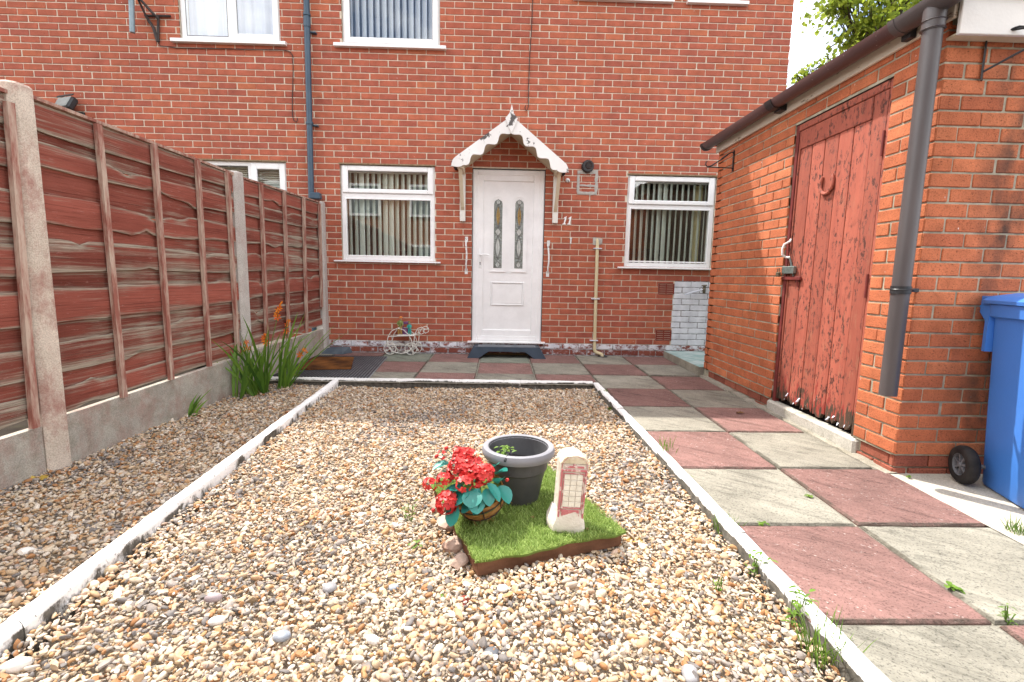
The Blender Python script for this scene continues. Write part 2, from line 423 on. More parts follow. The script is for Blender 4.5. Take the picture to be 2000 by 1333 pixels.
def slab_mat(name, a, b, speck):
    n = NT(name); t = n.attr('tint')
    mpn = n.new('Mapping'); mpn.inputs['Rotation'].default_value = (0, 0, math.radians(38)); n.l.new(n.pos(), mpn.inputs['Vector']); rv = mpn.outputs['Vector']
    c = n.ramp(n.noise(2.6, detail=9, rough=0.72), [(0.30, a), (0.70, b)])
    c = n.mix(0.7, c, n.ramp(t, [(0.0, 0.76), (1.0, 1.14)]), 'MULTIPLY')
    veins = n.noise(4.2, rv, detail=8, rough=0.68, dist=0.7, map=(.55, 3.6, 1))
    c = n.mix(0.75, c, n.ramp(veins, [(0.34, 0.50), (0.44, .92), (0.62, 1.10)]), 'MULTIPLY')
    relief_shade = n.ramp(n.noise(3.0, rv, detail=5, rough=0.6, dist=1.2, map=(.5, 2.6, 1)), [(0.485, 1.0), (0.497, 0.35), (0.509, 1.0)])  # thin dark diagonal lines: shading of the riven relief painted into the colour
    c = n.mix(0.55, c, relief_shade, 'MULTIPLY')
    fl = n.math('MULTIPLY', n.ramp(n.noise(95, rv, detail=3, rough=.6, map=(.5, 1.2, 1)), [(0.64, 0.0), (0.69, 1.0)]), n.ramp(n.noise(5, detail=5), [(0.38, 0.15), (0.60, 1.0)]))
    c = n.mix(n.math('MULTIPLY', fl, speck), c, (0.60, 0.55, 0.50))
    c = n.mix(0.75, c, n.ramp(n.noise(130, detail=3), [(0.34, 0.32), (0.45, 1.0)]), 'MULTIPLY')
    e = n.attr('edge'); dirt = n.ramp(n.math('ADD', n.math('MULTIPLY', e, .30), n.noise(7, detail=7, rough=.7)), [(0.66, 0.0), (0.86, 0.7)])
    c = n.mix(dirt, c, (0.085, 0.075, 0.058))
    h = n.math('ADD', n.math('MULTIPLY', veins, 3.0), n.math('ADD', n.noise(60, detail=6, rough=.65), n.math('MULTIPLY', n.noise(9, detail=5), 1.6)))
    n.bump(h, 0.8, 0.010)
    return n.fin(c, 0.9, 0.2)
M['slab_red'] = slab_mat('red riven slab', (0.175, 0.100, 0.088), (0.285, 0.158, 0.138), 0.75)
M['slab_grey'] = slab_mat('grey riven slab', (0.19, 0.178, 0.145), (0.335, 0.315, 0.258), 0.2)
M['slab_green'] = slab_mat('mossy grey slab', (0.17, 0.19, 0.15), (0.27, 0.28, 0.225), 0.1)
def board_mat():
    n = NT('weathered red-brown fence board')
    g = n.noise(7, detail=10, rough=0.76, dist=0.12, map=(1, .16, 7))
    paint = n.ramp(n.noise(4, detail=5, map=(1, .4, 2)), [(0.3, (0.175, 0.050, 0.036)), (0.7, (0.30, 0.092, 0.066))])
    paint = n.mix(0.7, paint, n.ramp(n.attr('tint'), [(0.0, 0.65), (1.0, 1.35)]), 'MULTIPLY')
    wood = n.ramp(n.noise(26, detail=8, rough=.7, map=(1, .12, 6)), [(0.32, (0.15, 0.125, 0.09)), (0.66, (0.47, 0.41, 0.325))])
    e = n.attr('edge')
    k = n.math('ADD', n.math('MULTIPLY', e, 0.30), g)
    k = n.math('ADD', k, n.math('MULTIPLY', n.math('SUBTRACT', n.noise(1.7, detail=3), 0.5), 0.55))
    k = n.math('ADD', k, n.math('MULTIPLY', n.math('SUBTRACT', 0.62, n.attr('tint')), 0.12))
    k = n.ramp(k, [(0.55, 0.0), (0.76, 0.95)])
    c = n.mix(k, paint, wood)
    scr = n.ramp(n.noise(42, detail=7, rough=0.8, map=(1, .3, 2.4)), [(0.60, 0.0), (0.68, 0.6)])
    c = n.mix(scr, c, (0.46, 0.30, 0.27))
    c = n.mix(0.6, c, n.ramp(n.noise(20, detail=8, rough=.72, dist=0.15, map=(1, .08, 6)), [(0.36, 0.35), (0.48, 1.0)]), 'MULTIPLY')
    n.bump(n.math('ADD', n.noise(26, detail=9, rough=.7, dist=0.12, map=(1, .08, 6)), n.math('MULTIPLY', g, 0.8)), 0.9, 0.007)
    return n.fin(c, 0.95, 0.08)
M['board'] = board_mat()
def batten_mat():
    n = NT('weathered batten')
    k = n.ramp(n.noise(7, detail=8, rough=0.7, map=(3, 3, .5)), [(0.42, 0.0), (0.60, 1.0)])
    c = n.mix(k, (0.26, 0.10, 0.075), (0.45, 0.345, 0.275))
    n.bump(n.noise(30, detail=6, map=(5, 5, .4)), 0.5, 0.004); return n.fin(c, 0.85, 0.2)
M['batten'] = batten_mat()
def door_red(name, a, b):
    n = NT(name); x, y, z = n.sep(n.pos())
    c = n.ramp(n.noise(9, detail=8, rough=.7, map=(1, 2, .25)), [(0.3, a), (0.7, b)])
    c = n.mix(.6, c, n.ramp(n.attr('tint'), [(0.0, .74), (1.0, 1.14)]), 'MULTIPLY')
    # black flecks where the film has lifted, in upright streaks
    fl = n.math('MULTIPLY', n.ramp(n.noise(48, detail=6, rough=0.72, map=(1, 1, .45)), [(0.53, 0.0), (0.58, 1.0)]), n.ramp(n.noise(6, detail=4, map=(1, 1.6, .5)), [(0.36, 0.0), (0.54, 0.95)]))
    c = n.mix(fl, c, (0.075, 0.028, 0.022))
    wood = n.math('MULTIPLY', n.ramp(n.noise(13, detail=7, rough=0.7, map=(1, 2.4, .5)), [(0.58, 0.0), (0.63, 1.0)]), n.ramp(z, [(0.0, 0.85), (0.9, 0.45), (1.0, 0.3)]))
    c = n.mix(n.math('MULTIPLY', wood, 0.55), c, (0.36, 0.20, 0.12))
    # the old bright coats at the rotten foot of the door
    foot = n.math('ADD', n.noise(12, detail=7, rough=0.7, map=(1, 2.2, .45)), n.math('MULTIPLY', n.math('SUBTRACT', 0.38, z), 0.9))
    k1 = n.ramp(foot, [(0.68, 0.0), (0.73, .85)]); c = n.mix(k1, c, (0.27, 0.036, 0.028))
    foot2 = n.math('ADD', n.noise(21, detail=6, rough=0.65, map=(1, 2, .5)), n.math('MULTIPLY', n.math('SUBTRACT', 0.30, z), 1.2))
    k2 = n.ramp(foot2, [(0.66, 0.0), (0.69, 1.0)]); c = n.mix(k2, c, (0.07, 0.045, 0.03))
    k3 = n.ramp(n.math('ADD', n.noise(33, detail=5, map=(1, 2, .6)), n.math('MULTIPLY', n.math('SUBTRACT', 0.2, z), 0.5)), [(0.72, 0.0), (0.74, 0.9)])
    c = n.mix(k3, c, (0.62, 0.66, 0.70))
    n.bump(n.math('SUBTRACT', n.noise(60, detail=5, map=(1, 2, .4)), fl), 0.45, 0.004)
    return n.fin(c, 0.62, 0.3)
M['door_red'] = door_red('flaking red door paint', (0.30, 0.078, 0.052), (0.40, 0.115, 0.074))
M['door_dark'] = simple('dark red jamb paint', (0.11, 0.020, 0.018), (0.19, 0.034, 0.028), 12, 0.6, 0.3, 0.2)
def stone_mat():
    n = NT('gravel stones')
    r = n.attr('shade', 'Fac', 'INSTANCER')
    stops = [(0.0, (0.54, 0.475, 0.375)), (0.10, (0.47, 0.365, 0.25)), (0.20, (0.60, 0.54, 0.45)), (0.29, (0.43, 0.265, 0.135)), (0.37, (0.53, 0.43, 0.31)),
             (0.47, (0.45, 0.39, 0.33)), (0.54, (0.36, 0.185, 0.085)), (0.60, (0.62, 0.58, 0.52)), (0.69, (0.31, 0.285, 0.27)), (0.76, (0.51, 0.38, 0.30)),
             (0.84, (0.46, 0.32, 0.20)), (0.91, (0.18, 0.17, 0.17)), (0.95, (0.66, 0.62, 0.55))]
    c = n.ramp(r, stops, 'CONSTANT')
    c = n.mix(1.0, c, (0.93, 0.875, 0.81), 'MULTIPLY')
    c = n.mix(0.55, c, n.ramp(n.noise(60, detail=5, rough=0.65), [(0.3, 0.55), (0.7, 1.25)]), 'MULTIPLY')
    c = n.mix(n.ramp(n.noise(38, detail=4), [(0.56, 0.0), (0.70, 0.6)]), c, (0.44, 0.24, 0.10))
    n.bump(n.noise(220, detail=3), 0.25, 0.003)
    return n.fin(c, 0.68, 0.3)
M['stone'] = stone_mat()
M['croc'] = leaf_mat('sword leaf', (0.05, 0.13, 0.02), (0.19, 0.34, 0.045), 0.35)
M['weed'] = leaf_mat('weed leaf', (0.06, 0.13, 0.015), (0.16, 0.27, 0.035), 0.3)
M['drygrass'] = leaf_mat('dry grass', (0.16, 0.15, 0.05), (0.34, 0.30, 0.13), 0.3)
M['moss'] = leaf_mat('moss', (0.06, 0.10, 0.015), (0.16, 0.19, 0.04), 0.1, 0.9, 0.1)
M['tree_leaf'] = leaf_mat('sycamore leaf', (0.15, 0.22, 0.03), (0.40, 0.46, 0.06), 0.7)
M['bark'] = simple('bark', (0.06, 0.05, 0.04), (0.13, 0.11, 0.085), 14, 0.9, 0.1, 0.8, 30, map=(1, 1, .3))
M['orange'] = leaf_mat('orange petal', (0.62, 0.09, 0.01), (0.78, 0.28, 0.02), 0.3)
M['red_petal'] = leaf_mat('red fabric petal', (0.45, 0.012, 0.014), (0.76, 0.085, 0.075), 0.25, 0.45, 0.4)
M['teal_leaf'] = leaf_mat('teal plastic leaf', (0.012, 0.15, 0.12), (0.035, 0.30, 0.26), 0.15, 0.32, 0.5)
M['turf'] = leaf_mat('artificial turf', (0.17, 0.27, 0.045), (0.50, 0.62, 0.21), 0.3, 0.6, 0.3)
M['turf_base'] = simple('turf backing', (0.09, 0.13, 0.025), (0.13, 0.18, 0.045), 20, 0.9, 0.1, 0.2)
M['brown_slab'] = simple('brown slab edge', (0.105, 0.045, 0.022), (0.19, 0.085, 0.045), 8, 0.8, 0.3, 0.5, 60, map=(1, 1, 3))
M['rubble'] = simple('pink rubble', (0.30, 0.19, 0.14), (0.50, 0.38, 0.31), 9, 0.9, 0.2, 0.9, 60)
M['pot'] = simple('grey plastic pot', (0.055, 0.055, 0.058), (0.090, 0.090, 0.094), 5, 0.50, 0.35, 0.15, 200)
M['pot_rim'] = simple('faded grey pot rim', (0.20, 0.20, 0.22), (0.27, 0.27, 0.29), 6, 0.50, 0.35, 0.1, 200)
M['compost'] = simple('wet compost', (0.012, 0.010, 0.010), (0.03, 0.026, 0.024), 30, 0.35, 0.5, 0.8, 60)
M['coir'] = simple('coir', (0.20, 0.085, 0.025), (0.42, 0.22, 0.085), 40, 0.95, 0.1, 1.0, 120, map=(1, 1, 1.4))
M['phone_stone'] = simple('cast stone', (0.48, 0.42, 0.34), (0.66, 0.61, 0.53), 11, 0.9, 0.2, 0.8, 60)
M['phone_cap'] = simple('lichened cast stone', (0.42, 0.35, 0.22), (0.62, 0.55, 0.42), 22, 0.9, 0.2, 0.8, 80)
M['phone_red'] = peel('faded red paint', (0.48, 0.15, 0.155), (0.60, 0.48, 0.42), 0.54, 30)
M['phone_pane'] = simple('cream painted panes', (0.60, 0.56, 0.46), (0.72, 0.68, 0.58), 20, 0.8, 0.2, 0.3)
M['bin'] = simple('blue bin plastic', (0.050, 0.185, 0.56), (0.058, 0.205, 0.62), 3, 0.42, 0.4, 0.25, 260)
M['tyre'] = simple('tyre rubber', (0.012, 0.011, 0.011), (0.035, 0.03, 0.028), 14, 0.75, 0.25, 0.4, 60)
M['hub'] = simple('grey wheel hub', (0.10, 0.10, 0.11), (0.16, 0.16, 0.17), 20, 0.5, 0.35, 0.1)
M['navy'] = simple('navy rubber', (0.010, 0.020, 0.036), (0.020, 0.034, 0.055), 8, 0.55, 0.35, 0.3, 150)
M['navy_top'] = simple('worn step tread', (0.13, 0.14, 0.16), (0.20, 0.21, 0.23), 9, 0.7, 0.3, 0.3, 120)
M['slate'] = simple('blue-grey slate', (0.050, 0.066, 0.085), (0.085, 0.105, 0.125), 9, 0.7, 0.3, 0.6, 40)
M['mat_base'] = simple('dusty mat base', (0.16, 0.17, 0.18), (0.30, 0.31, 0.32), 12, 0.8, 0.2, 0.2)
M['rub_mat'] = simple('black ribbed rubber', (0.010, 0.012, 0.016), (0.024, 0.027, 0.033), 12, 0.5, 0.4, 0.2)
M['coir_mat'] = simple('brown coir doormat', (0.030, 0.013, 0.007), (0.19, 0.075, 0.022), 4.5, 0.95, 0.1, 1.0, 130, detail=6)
M['dead'] = leaf_mat('dead leaf', (0.10, 0.045, 0.018), (0.33, 0.20, 0.08), 0.2)
M['yleaf'] = leaf_mat('yellow leaf', (0.42, 0.27, 0.04), (0.60, 0.43, 0.09), 0.3)
M['f_green'] = simple('olive figurine paint', (0.13, 0.17, 0.04), (0.22, 0.25, 0.08), 60, 0.4, 0.4, 0)
M['f_tan'] = simple('tan figurine paint', (0.34, 0.20, 0.06), (0.45, 0.28, 0.09), 60, 0.4, 0.4, 0)
M['f_teal'] = simple('teal figurine paint', (0.02, 0.25, 0.22), (0.04, 0.36, 0.32), 60, 0.4, 0.4, 0)
M['f_skin'] = simple('figurine skin', (0.50, 0.27, 0.16), (0.60, 0.34, 0.21), 60, 0.5, 0.3, 0)
M['f_orange'] = simple('orange hat paint', (0.55, 0.17, 0.03), (0.64, 0.22, 0.05), 60, 0.5, 0.3, 0)
M['f_purple'] = simple('purple tub glaze', (0.12, 0.04, 0.13), (0.22, 0.09, 0.22), 60, 0.3, 0.5, 0)
M['f_dark'] = simple('dark figurine paint', (0.03, 0.025, 0.03), (0.06, 0.05, 0.06), 60, 0.4, 0.4, 0)
M['brass'] = simple('tarnished brass', (0.10, 0.08, 0.05), (0.20, 0.17, 0.12), 40, 0.45, 0.5, 0.2, metal=0.6)
M['steel'] = simple('dull steel', (0.16, 0.21, 0.20), (0.26, 0.32, 0.30), 40, 0.4, 0.5, 0.2, metal=0.7)
M['lampglass'] = simple('floodlight glass', (0.22, 0.27, 0.27), (0.30, 0.35, 0.34), 12, 0.2, 0.7, 0)
M['white_print'] = simple('white numeral paint', (0.76, 0.76, 0.75), (0.82, 0.82, 0.81), 20, 0.5, 0.4, 0)
M['tile'] = simple('roof tile', (0.09, 0.055, 0.045), (0.16, 0.10, 0.08), 9, 0.9, 0.2, 0.5, 40)
# ------------------------------------------------------------------ ground
g = MB(); g.poly([(-300, -300, -0.26), (300, -300, -0.26), (300, 300, -0.26), (-300, 300, -0.26)])
g.build('ground', M['soil'], kind='structure')

# ------------------------------------------------------------------ brickwork
def cut(rects, hole):
    """rectangles (x0,x1,z0,z1) minus one opening"""
    o = []
    hx0, hx1, hz0, hz1 = hole
    for (a, b, c, d) in rects:
        if b <= hx0 or a >= hx1 or d <= hz0 or c >= hz1: o.append((a, b, c, d)); continue
        if a < hx0: o.append((a, hx0, c, d))
        if b > hx1: o.append((hx1, b, c, d))
        x0, x1 = max(a, hx0), min(b, hx1)
        if c < hz0: o.append((x0, x1, c, hz0))
        if d > hz1: o.append((x0, x1, hz1, d))
    return o
def bond(u0, u1, n0, n1, z_of, ju, holes, gap=0.010, half=0.5, z_cut=None):
    """stretcher bond: list of (u0,u1,z0,z1,course)"""
    res = []
    for n in range(n0, n1):
        z0 = z_of(n)+gap/2; z1 = z_of(n+1)-gap/2
        off = ju + (0.225*half if n % 2 else 0.0)
        k0 = math.floor((u0-off)/0.225)
        u = off + k0*0.225
        while u < u1:
            j = uni(-0.004, 0.004)
            a, b = max(u+gap/2+j, u0), min(u+0.225-gap/2+j, u1)
            rs = [(a, b, z0, min(z1, z_cut) if z_cut else z1)] if b-a > 0.012 else []
            for h in holes: rs = cut(rs, h)
            res += [(r[0], r[1], r[2], r[3], n) for r in rs if r[1]-r[0] > 0.015 and r[3]-r[2] > 0.012]
            u += 0.225
    return res
BRICK_CACHE = {}
def brick_mesh(L, H, D, t, mat):
    key = (round(L, 3), round(H, 3), round(D, 3), t, mat.name)
    if key not in BRICK_CACHE:
        b = MB(); b.cur = t/7.0
        b.box(-L/2, L/2, 0, D, -H/2, H/2, 0.0035)
        BRICK_CACHE[key] = b.mesh('brick', mat)
    return BRICK_CACHE[key]
def lay(bricks, to_world, rotz, parent, root, D, n_single, mat_of, jog=0.0012, skip=None):
    """the bricks that show largest become parts of their own, the rest one part"""
    scored = []
    for b in bricks:
        c = [to_px(to_world(u, 0, z)) for u in (b[0], b[1]) for z in (b[2], b[3])]
        area = 0
        if all(p and -5 < p[0] < 2005 and -5 < p[1] < 1338 for p in c):
            area = max(p[0] for p in c)-min(p[0] for p in c); area *= max(p[1] for p in c)-min(p[1] for p in c)
            if skip and skip(b): area = 0
        scored.append((area, b))
    scored.sort(key=lambda s: -s[0])
    rest = {}
    for i, (area, b) in enumerate(scored):
        u0, u1, z0, z1, n = b
        mt = mat_of(b); t = min(7, max(0, int(random.gauss(3.6, 1.7))))
        out = uni(-jog, jog)
        if i < n_single and area > 60:
            c = to_world((u0+u1)/2, out, (z0+z1)/2)
            o = link('brick', brick_mesh(u1-u0, z1-z0, D, t, mt), c, parent)
            o.rotation_euler = (uni(-.004, .004), uni(-.004, .004), rotz + uni(-.004, .004))
        else:
            mb = rest.setdefault(mt.name, (MB(), mt))[0]
            mb.cur = t/7.0
            mb.M = Matrix.Translation(to_world((u0+u1)/2, out, (z0+z1)/2)) @ Matrix.Rotation(rotz, 4, 'Z')
            mb.box(-(u1-u0)/2, (u1-u0)/2, 0, D, -(z1-z0)/2, (z1-z0)/2, 0.0035)
            mb.M = None
    for k, (mb, mt) in rest.items():
        mb.build('brickwork', mt, root, kind='stuff')

# ------------------------------------------------------------------ the house
HX0, HX1, HZ = -9.0, 5.512, 5.1
house = thing('brick_house', 'red brick terraced house with the white front door and white framed windows', 'house', (2.1, 0, 0))
WL = (0.065, 1.228, 1.165, 2.323)
WR = (3.620, 4.740, 1.150, 2.280)
WC = (0.132, 1.290, 3.695, 4.90)
WUL = (-1.755, -0.587, 3.690, 4.90)
WGL = (-1.640, -0.585, 1.20, 2.330)
WU3 = (2.95, 3.98, 4.29, 4.90)
WU4 = (4.30, 4.87, 4.29, 4.90)
DR = (1.689, 2.592, 0.150, 2.309)
holes = [WL, WR, WC, WUL, WGL, WU3, WU4, DR]
AIR = [(4.075, 4.285, 0.805, 0.945), (4.075, 4.285, 0.205, 0.345)]
def grid_wall(mb, x0, x1, z0, z1, holes, y):
    rs = [(x0, x1, z0, z1)]
    for h in holes: rs = cut(rs, h)
    for a, b, c, d in rs: mb.poly([(a, y, c), (b, y, c), (b, y, d), (a, y, d)])
    for (a, b, c, d) in holes:                                       # reveals
        for p, q in (((a, c), (a, d)), ((a, d), (b, d)), ((b, d), (b, c)), ((b, c), (a, c))):
            mb.poly([(p[0], y, p[1]), (q[0], y, q[1]), (q[0], y+0.26, q[1]), (p[0], y+0.26, p[1])])
mb = MB(); grid_wall(mb, HX0, HX1-0.005, -0.2, HZ, holes, 0.006)
for (a, b, c, d) in [(HX0, HX1, -0.2, HZ)]:
    rs = [(a, b, c, d)]
    for h in holes: rs = cut(rs, h)
    for a2, b2, c2, d2 in rs: mb.poly([(a2, 0.266, c2), (a2, 0.266, d2), (b2, 0.266, d2), (b2, 0.266, c2)])
mb.box(HX1-0.26, HX1-0.006, 0.27, 7.5, -0.2, HZ)
mb.box(HX0, HX0+0.26, 0.27, 7.5, -0.2, HZ); mb.box(HX0, HX1-0.006, 7.5, 7.75, -0.2, HZ)
wall = mb.build('wall', M['mortar'], house)
brs = bond(HX0+4.0, HX1, 2, 68, lambda n: n*0.075, 0.0, holes+AIR, z_cut=HZ)
_b = []                                          # the white paint stops on one upright line
for b in brs:
    if b[0] < 4.27 < b[1]-.02 and b[0] < 4.25 and (b[2]+b[3])/2 < 1.0: _b += [(b[0], 4.27)+b[2:], (4.2705, b[1])+b[2:]]
    else: _b.append(b)
brs = _b
pl = bond(-0.5, HX1, 0, 2, lambda n: n*0.075, 0.04, [DR])
def house_mat(b):
    cx, cz = (b[0]+b[1])/2, (b[2]+b[3])/2
    if b[4] < 2: return M['plinth'] if b[4] == 1 else M['plinth2']
    if cx > 4.27 and cz < 1.0: return M['wbrick']
    return M['brick']
def house_skip(b):
    cx, cz = (b[0]+b[1])/2, (b[2]+b[3])/2
    if cx < -0.2 and cz < 2.7: return True
    if cx > 3.9 and cz > 2.3 + (4.9-cx)*0.0 and cx > 4.75: return True
    return cx > 4.72
random.seed(3)
lay(brs+pl, lambda u, v, z: Vector((u, v, z)), 0.0, wall, house, 0.02, 300, house_mat, skip=house_skip)
# return wall at the right-hand corner, bricks seen edge-on only
mb = MB(); mb.cur = 0.5
for n in range(0, 68):
    z0, z1 = n*.075+.005, min(HZ, (n+1)*.075-.005)
    y = 0.022 if n % 2 else 0.0225
    k = 0
    while y < 7.4:
        L = 0.215 if (k or n % 2) else 0.08
        mb.cur = rnd(); mb.box(HX1-0.02, HX1, y, y+L, z0, z1, 0.0035); y += L+0.010; k += 1
mb.build('brickwork', M['brick'], house, kind='stuff')
# painted mortar behind the white patch and plinth
mb = MB(); mb.poly([(4.285, 0.0048, 0.15), (5.4, 0.0048, 0.15), (5.4, 0.0048, 1.0), (4.285, 0.0048, 1.0)])
mb.poly([(-0.5, 0.0048, -0.05), (1.68, 0.0048, -0.05), (1.68, 0.0048, 0.148), (-0.5, 0.0048, 0.148)])
mb.poly([(2.60, 0.0048, -0.05), (5.4, 0.0048, -0.05), (5.4, 0.0048, 0.148), (2.60, 0.0048, 0.148)])
mb.build('painted_mortar', M['wmortar'], house)
# air bricks
for (a, b, c, d) in AIR:
    mb = MB(); mb.box(a+.003, b-.003, 0.012, 0.03, c+.003, d-.003)
    n = 5; h = (d-c-.006)/n
    for i in range(n+1):
        z = c+.003+i*h; mb.box(a+.003, b-.003, -0.001, 0.0118, max(c+.003, z-.009), min(d-.003, z+.009))
    mb.box(a+.003, a+.016, -0.0012, 0.0117, c+.0035, d-.0035); mb.box(b-.016, b-.003, -0.0012, 0.0117, c+.0035, d-.0035)
    mb.box((a+b)/2-.006, (a+b)/2+.006, -0.0009, 0.0116, c+.0035, d-.0035)
    mb.build('air_brick', M['airbrick'], house)
    mb = MB(); mb.poly([(a+.01, 0.0119, c+.01), (b-.01, 0.0119, c+.01), (b-.01, 0.0119, d-.01), (a+.01, 0.0119, d-.01)])
# mortar repairs: a grey smear frame under the round vent, one round the pipe
mb = MB()
def smear(pts, wd, th=0.004):
    for (p, q) in zip(pts[:-1], pts[1:]):
        p, q = Vector((p[0], 0, p[1])), Vector((q[0], 0, q[1])); n = max(2, int((q-p).length/0.025)); L = (q-p).normalized(); N = Vector((-L.z, 0, L.x))
        u = []; l = []
        for i in range(n+1):
            c = p.lerp(q, i/n); s = wd*uni(0.8, 1.25)
            u.append(c+N*s*uni(.8, 1.2)); l.append(c-N*s*uni(.8, 1.2))
        top = [mb.pt(x+Vector((0, -th, 0))) for x in u]; mid = [mb.pt(c2+Vector((0, -th-.002, 0))) for c2 in [(a+b)/2 for a, b in zip(u, l)]]; bot = [mb.pt(x+Vector((0, -th, 0))) for x in l]
        t0 = [mb.pt(x+Vector((0, .004, 0))) for x in u]; b0 = [mb.pt(x+Vector((0, .004, 0))) for x in l]
        for i in range(n):
            for r1, r2 in ((t0, top), (top, mid), (mid, bot), (bot, b0)): mb.face((r1[i], r1[i+1], r2[i+1], r2[i]))
smear([(3.0, 2.26), (3.0, 2.045)], .018); smear([(3.225, 2.27), (3.225, 2.045)], .018); smear([(2.99, 2.045), (3.235, 2.04)], .018)
smear([(3.0, 2.135), (3.23, 2.13)], .012); smear([(2.985, 2.29), (3.24, 2.30)], .025); smear([(3.21, 1.455), (3.33, 1.455)], .035)
mb.build('mortar_repair', M['patch'], house)
# roof, eaves and gutter (above the picture: they cast the shade line over the garden)
mb = MB()
RY = 3.75
mb.poly([(HX0-.1, -0.30, HZ+.10), (HX1+.12, -0.30, HZ+.10), (HX1+.12, RY, HZ+2.75), (HX0-.1, RY, HZ+2.75)])
mb.poly([(HX0-.1, 7.9, HZ+.10), (HX0-.1, RY, HZ+2.75), (HX1+.12, RY, HZ+2.75), (HX1+.12, 7.9, HZ+.10)])
mb.prism([(HX1-.02, 0.02, HZ), (HX1-.02, 7.7, HZ), (HX1-.02, RY, HZ+2.6)], (-.24, 0, 0))
mb.build('roof', M['tile'], house)
mb = MB(); mb.box(HX0, HX1+.1, -0.26, 0.0, HZ-.02, HZ+.09); mb.build('fascia', M['upvc'], house)
mb = MB(); mb.box(HX0, HX1+.12, -0.365, -0.262, HZ-.01, HZ+.095, .02); mb.build('eaves_gutter', M['black'], house)

# ------------------------------------------------------------------ windows
FY = 0.030                                      # face of the frames, set back a little
def bars(mb, x0, x1, z0, z1, wd, y0, y1, bev=0.006):
    """a frame of four bars"""
    wl, wr, wb, wt = wd if isinstance(wd, tuple) else (wd,)*4
    mb.box(x0, x0+wl, y0, y1, z0, z1, bev); mb.box(x1-wr, x1, y0, y1, z0, z1, bev)
    mb.box(x0+wl-.0006, x1-wr+.0006, y0+.0006, y1-.0006, z0+.0003, z0+wb, bev); mb.box(x0+wl-.0006, x1-wr+.0006, y0+.0006, y1-.0006, z1-wt, z1-.0003, bev)
def pane(x0, x1, z0, z1, y, parent):
    mb = MB(); mb.box(x0-.004, x1+.004, y, y+.006, z0-.004, z1+.004); mb.build('pane', M['glass'], parent)
    mb = MB(); bars(mb, x0-.003, x1+.003, z0-.003, z1+.003, .007, y-.003, y-.0005, 0); mb.build('gasket', M['gasket'], parent)
def sill(x0, x1, z0, z1, parent, out=-0.055):
    mb = MB(); mb.prism([(x0, 0.05, z0), (x0, out, z0), (x0, out, z1-.014), (x0, 0.05, z1)], (x1-x0, 0, 0)); mb.build('sill', M['upvc'], parent)
def blinds(x0, x1, z0, z1, pitch, ang, parent, y=0.125, mat='blind', wd=0.089, gap=()):
    x = x0+.03; i = 0
    mb = MB(); mb.box(x0, x1, y-.02, y+.02, z1-.03, z1); mb.build('headrail', M['upvc'], parent)
    while x < x1-.02:
        a = ang(i) if callable(ang) else ang
        a += uni(-.06, .06)
        dx, dy = math.cos(a)*wd/2, math.sin(a)*wd/2
        mb = MB(); t = Vector((-math.sin(a), math.cos(a), 0))*.001
        mb.prism([Vector((x-dx, y-dy, z0))+t, Vector((x+dx, y+dy, z0))+t, Vector((x+dx, y+dy, z0))-t, Vector((x-dx, y-dy, z0))-t], (0, 0, z1-.03-z0))
        mb.build('blind_slat', M[mat], parent); x += pitch; i += 1
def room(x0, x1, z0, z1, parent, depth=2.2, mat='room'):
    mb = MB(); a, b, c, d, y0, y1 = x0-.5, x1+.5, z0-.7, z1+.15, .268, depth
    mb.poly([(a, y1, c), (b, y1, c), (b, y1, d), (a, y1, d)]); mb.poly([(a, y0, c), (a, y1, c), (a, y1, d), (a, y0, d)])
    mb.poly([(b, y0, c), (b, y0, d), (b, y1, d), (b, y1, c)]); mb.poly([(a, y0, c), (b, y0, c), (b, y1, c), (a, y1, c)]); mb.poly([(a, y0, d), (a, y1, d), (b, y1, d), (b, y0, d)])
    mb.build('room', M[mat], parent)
def lintel_line(x0, x1, z1, parent):
    mb = MB(); mb.box(x0-.01, x1+.01, -.004, .03, z1-.002, z1+.014); mb.build('sealant_strip', M['sealant'], parent)
def two_light(r, name_label, zsash, zlow, dark):
    x0, x1, z0, z1 = r
    wn = link('window', None, (x0, 0, z0), house); wn.empty_display_size = .1
    if name_label: wn['label'] = name_label
    mb = MB(); bars(mb, x0+.004, x1-.004, z0, z1-.004, .052, FY, FY+.07)
    mb.box(x0+.05, x1-.05, FY+.001, FY+.069, zlow[1]+.006, zsash[0]-.001, .005); mb.build('frame', M['upvc'], wn)
    mb = MB(); sx0, sx1 = x0+.022, x1-.022
    bars(mb, sx0, sx1, zsash[0], zsash[1], (.070, .070, .052, .062), FY-.018, FY+.02, .008); mb.build('sash', M['upvc'], wn)
    pane(sx0+.070, sx1-.070, zsash[0]+.052, zsash[1]-.062, FY+.004, wn)
    pane(x0+.056, x1-.056, zlow[0], zlow[1], FY+.012, wn)
    mb = MB(); bars(mb, x0+.045, x1-.045, zlow[0]-.014, zlow[1]+.014, .018, FY-.004, FY+.01, .004); mb.build('glazing_bead', M['upvc'], wn)
    sill(x0-.085, x1+.07, z0-.022, z0+.004, wn); lintel_line(x0, x1, z1, wn)
    room(x0, x1, z0, z1, wn)
    return wn
random.seed(5)
w1 = two_light(WL, 'two-light white window left of the front door', (1.985, 2.310), (1.225, 1.915), False)
blinds(WL[0]+.05, WL[1]-.05, WL[2]-.02, WL[3]-.05, .0735, lambda i: -.92 if i not in (2, 6, 7) else -.60, w1)
w2 = two_light(WR, 'two-light white window beside the outbuilding', (1.925, 2.268), (1.222, 1.870), True)
blinds(WR[0]+.05, WR[1]-.05, WR[2]-.02, WR[3]-.05, .0735, lambda i: .98-(.35 if i in (5, 6) else 0), w2)
mb = MB()
for i in range(5): mb.tube([(4.55+.02*i, .22+.012*(i % 2), 1.2), (4.56+.02*i, .22+.012*(i % 2), 2.2)], .016, 6)
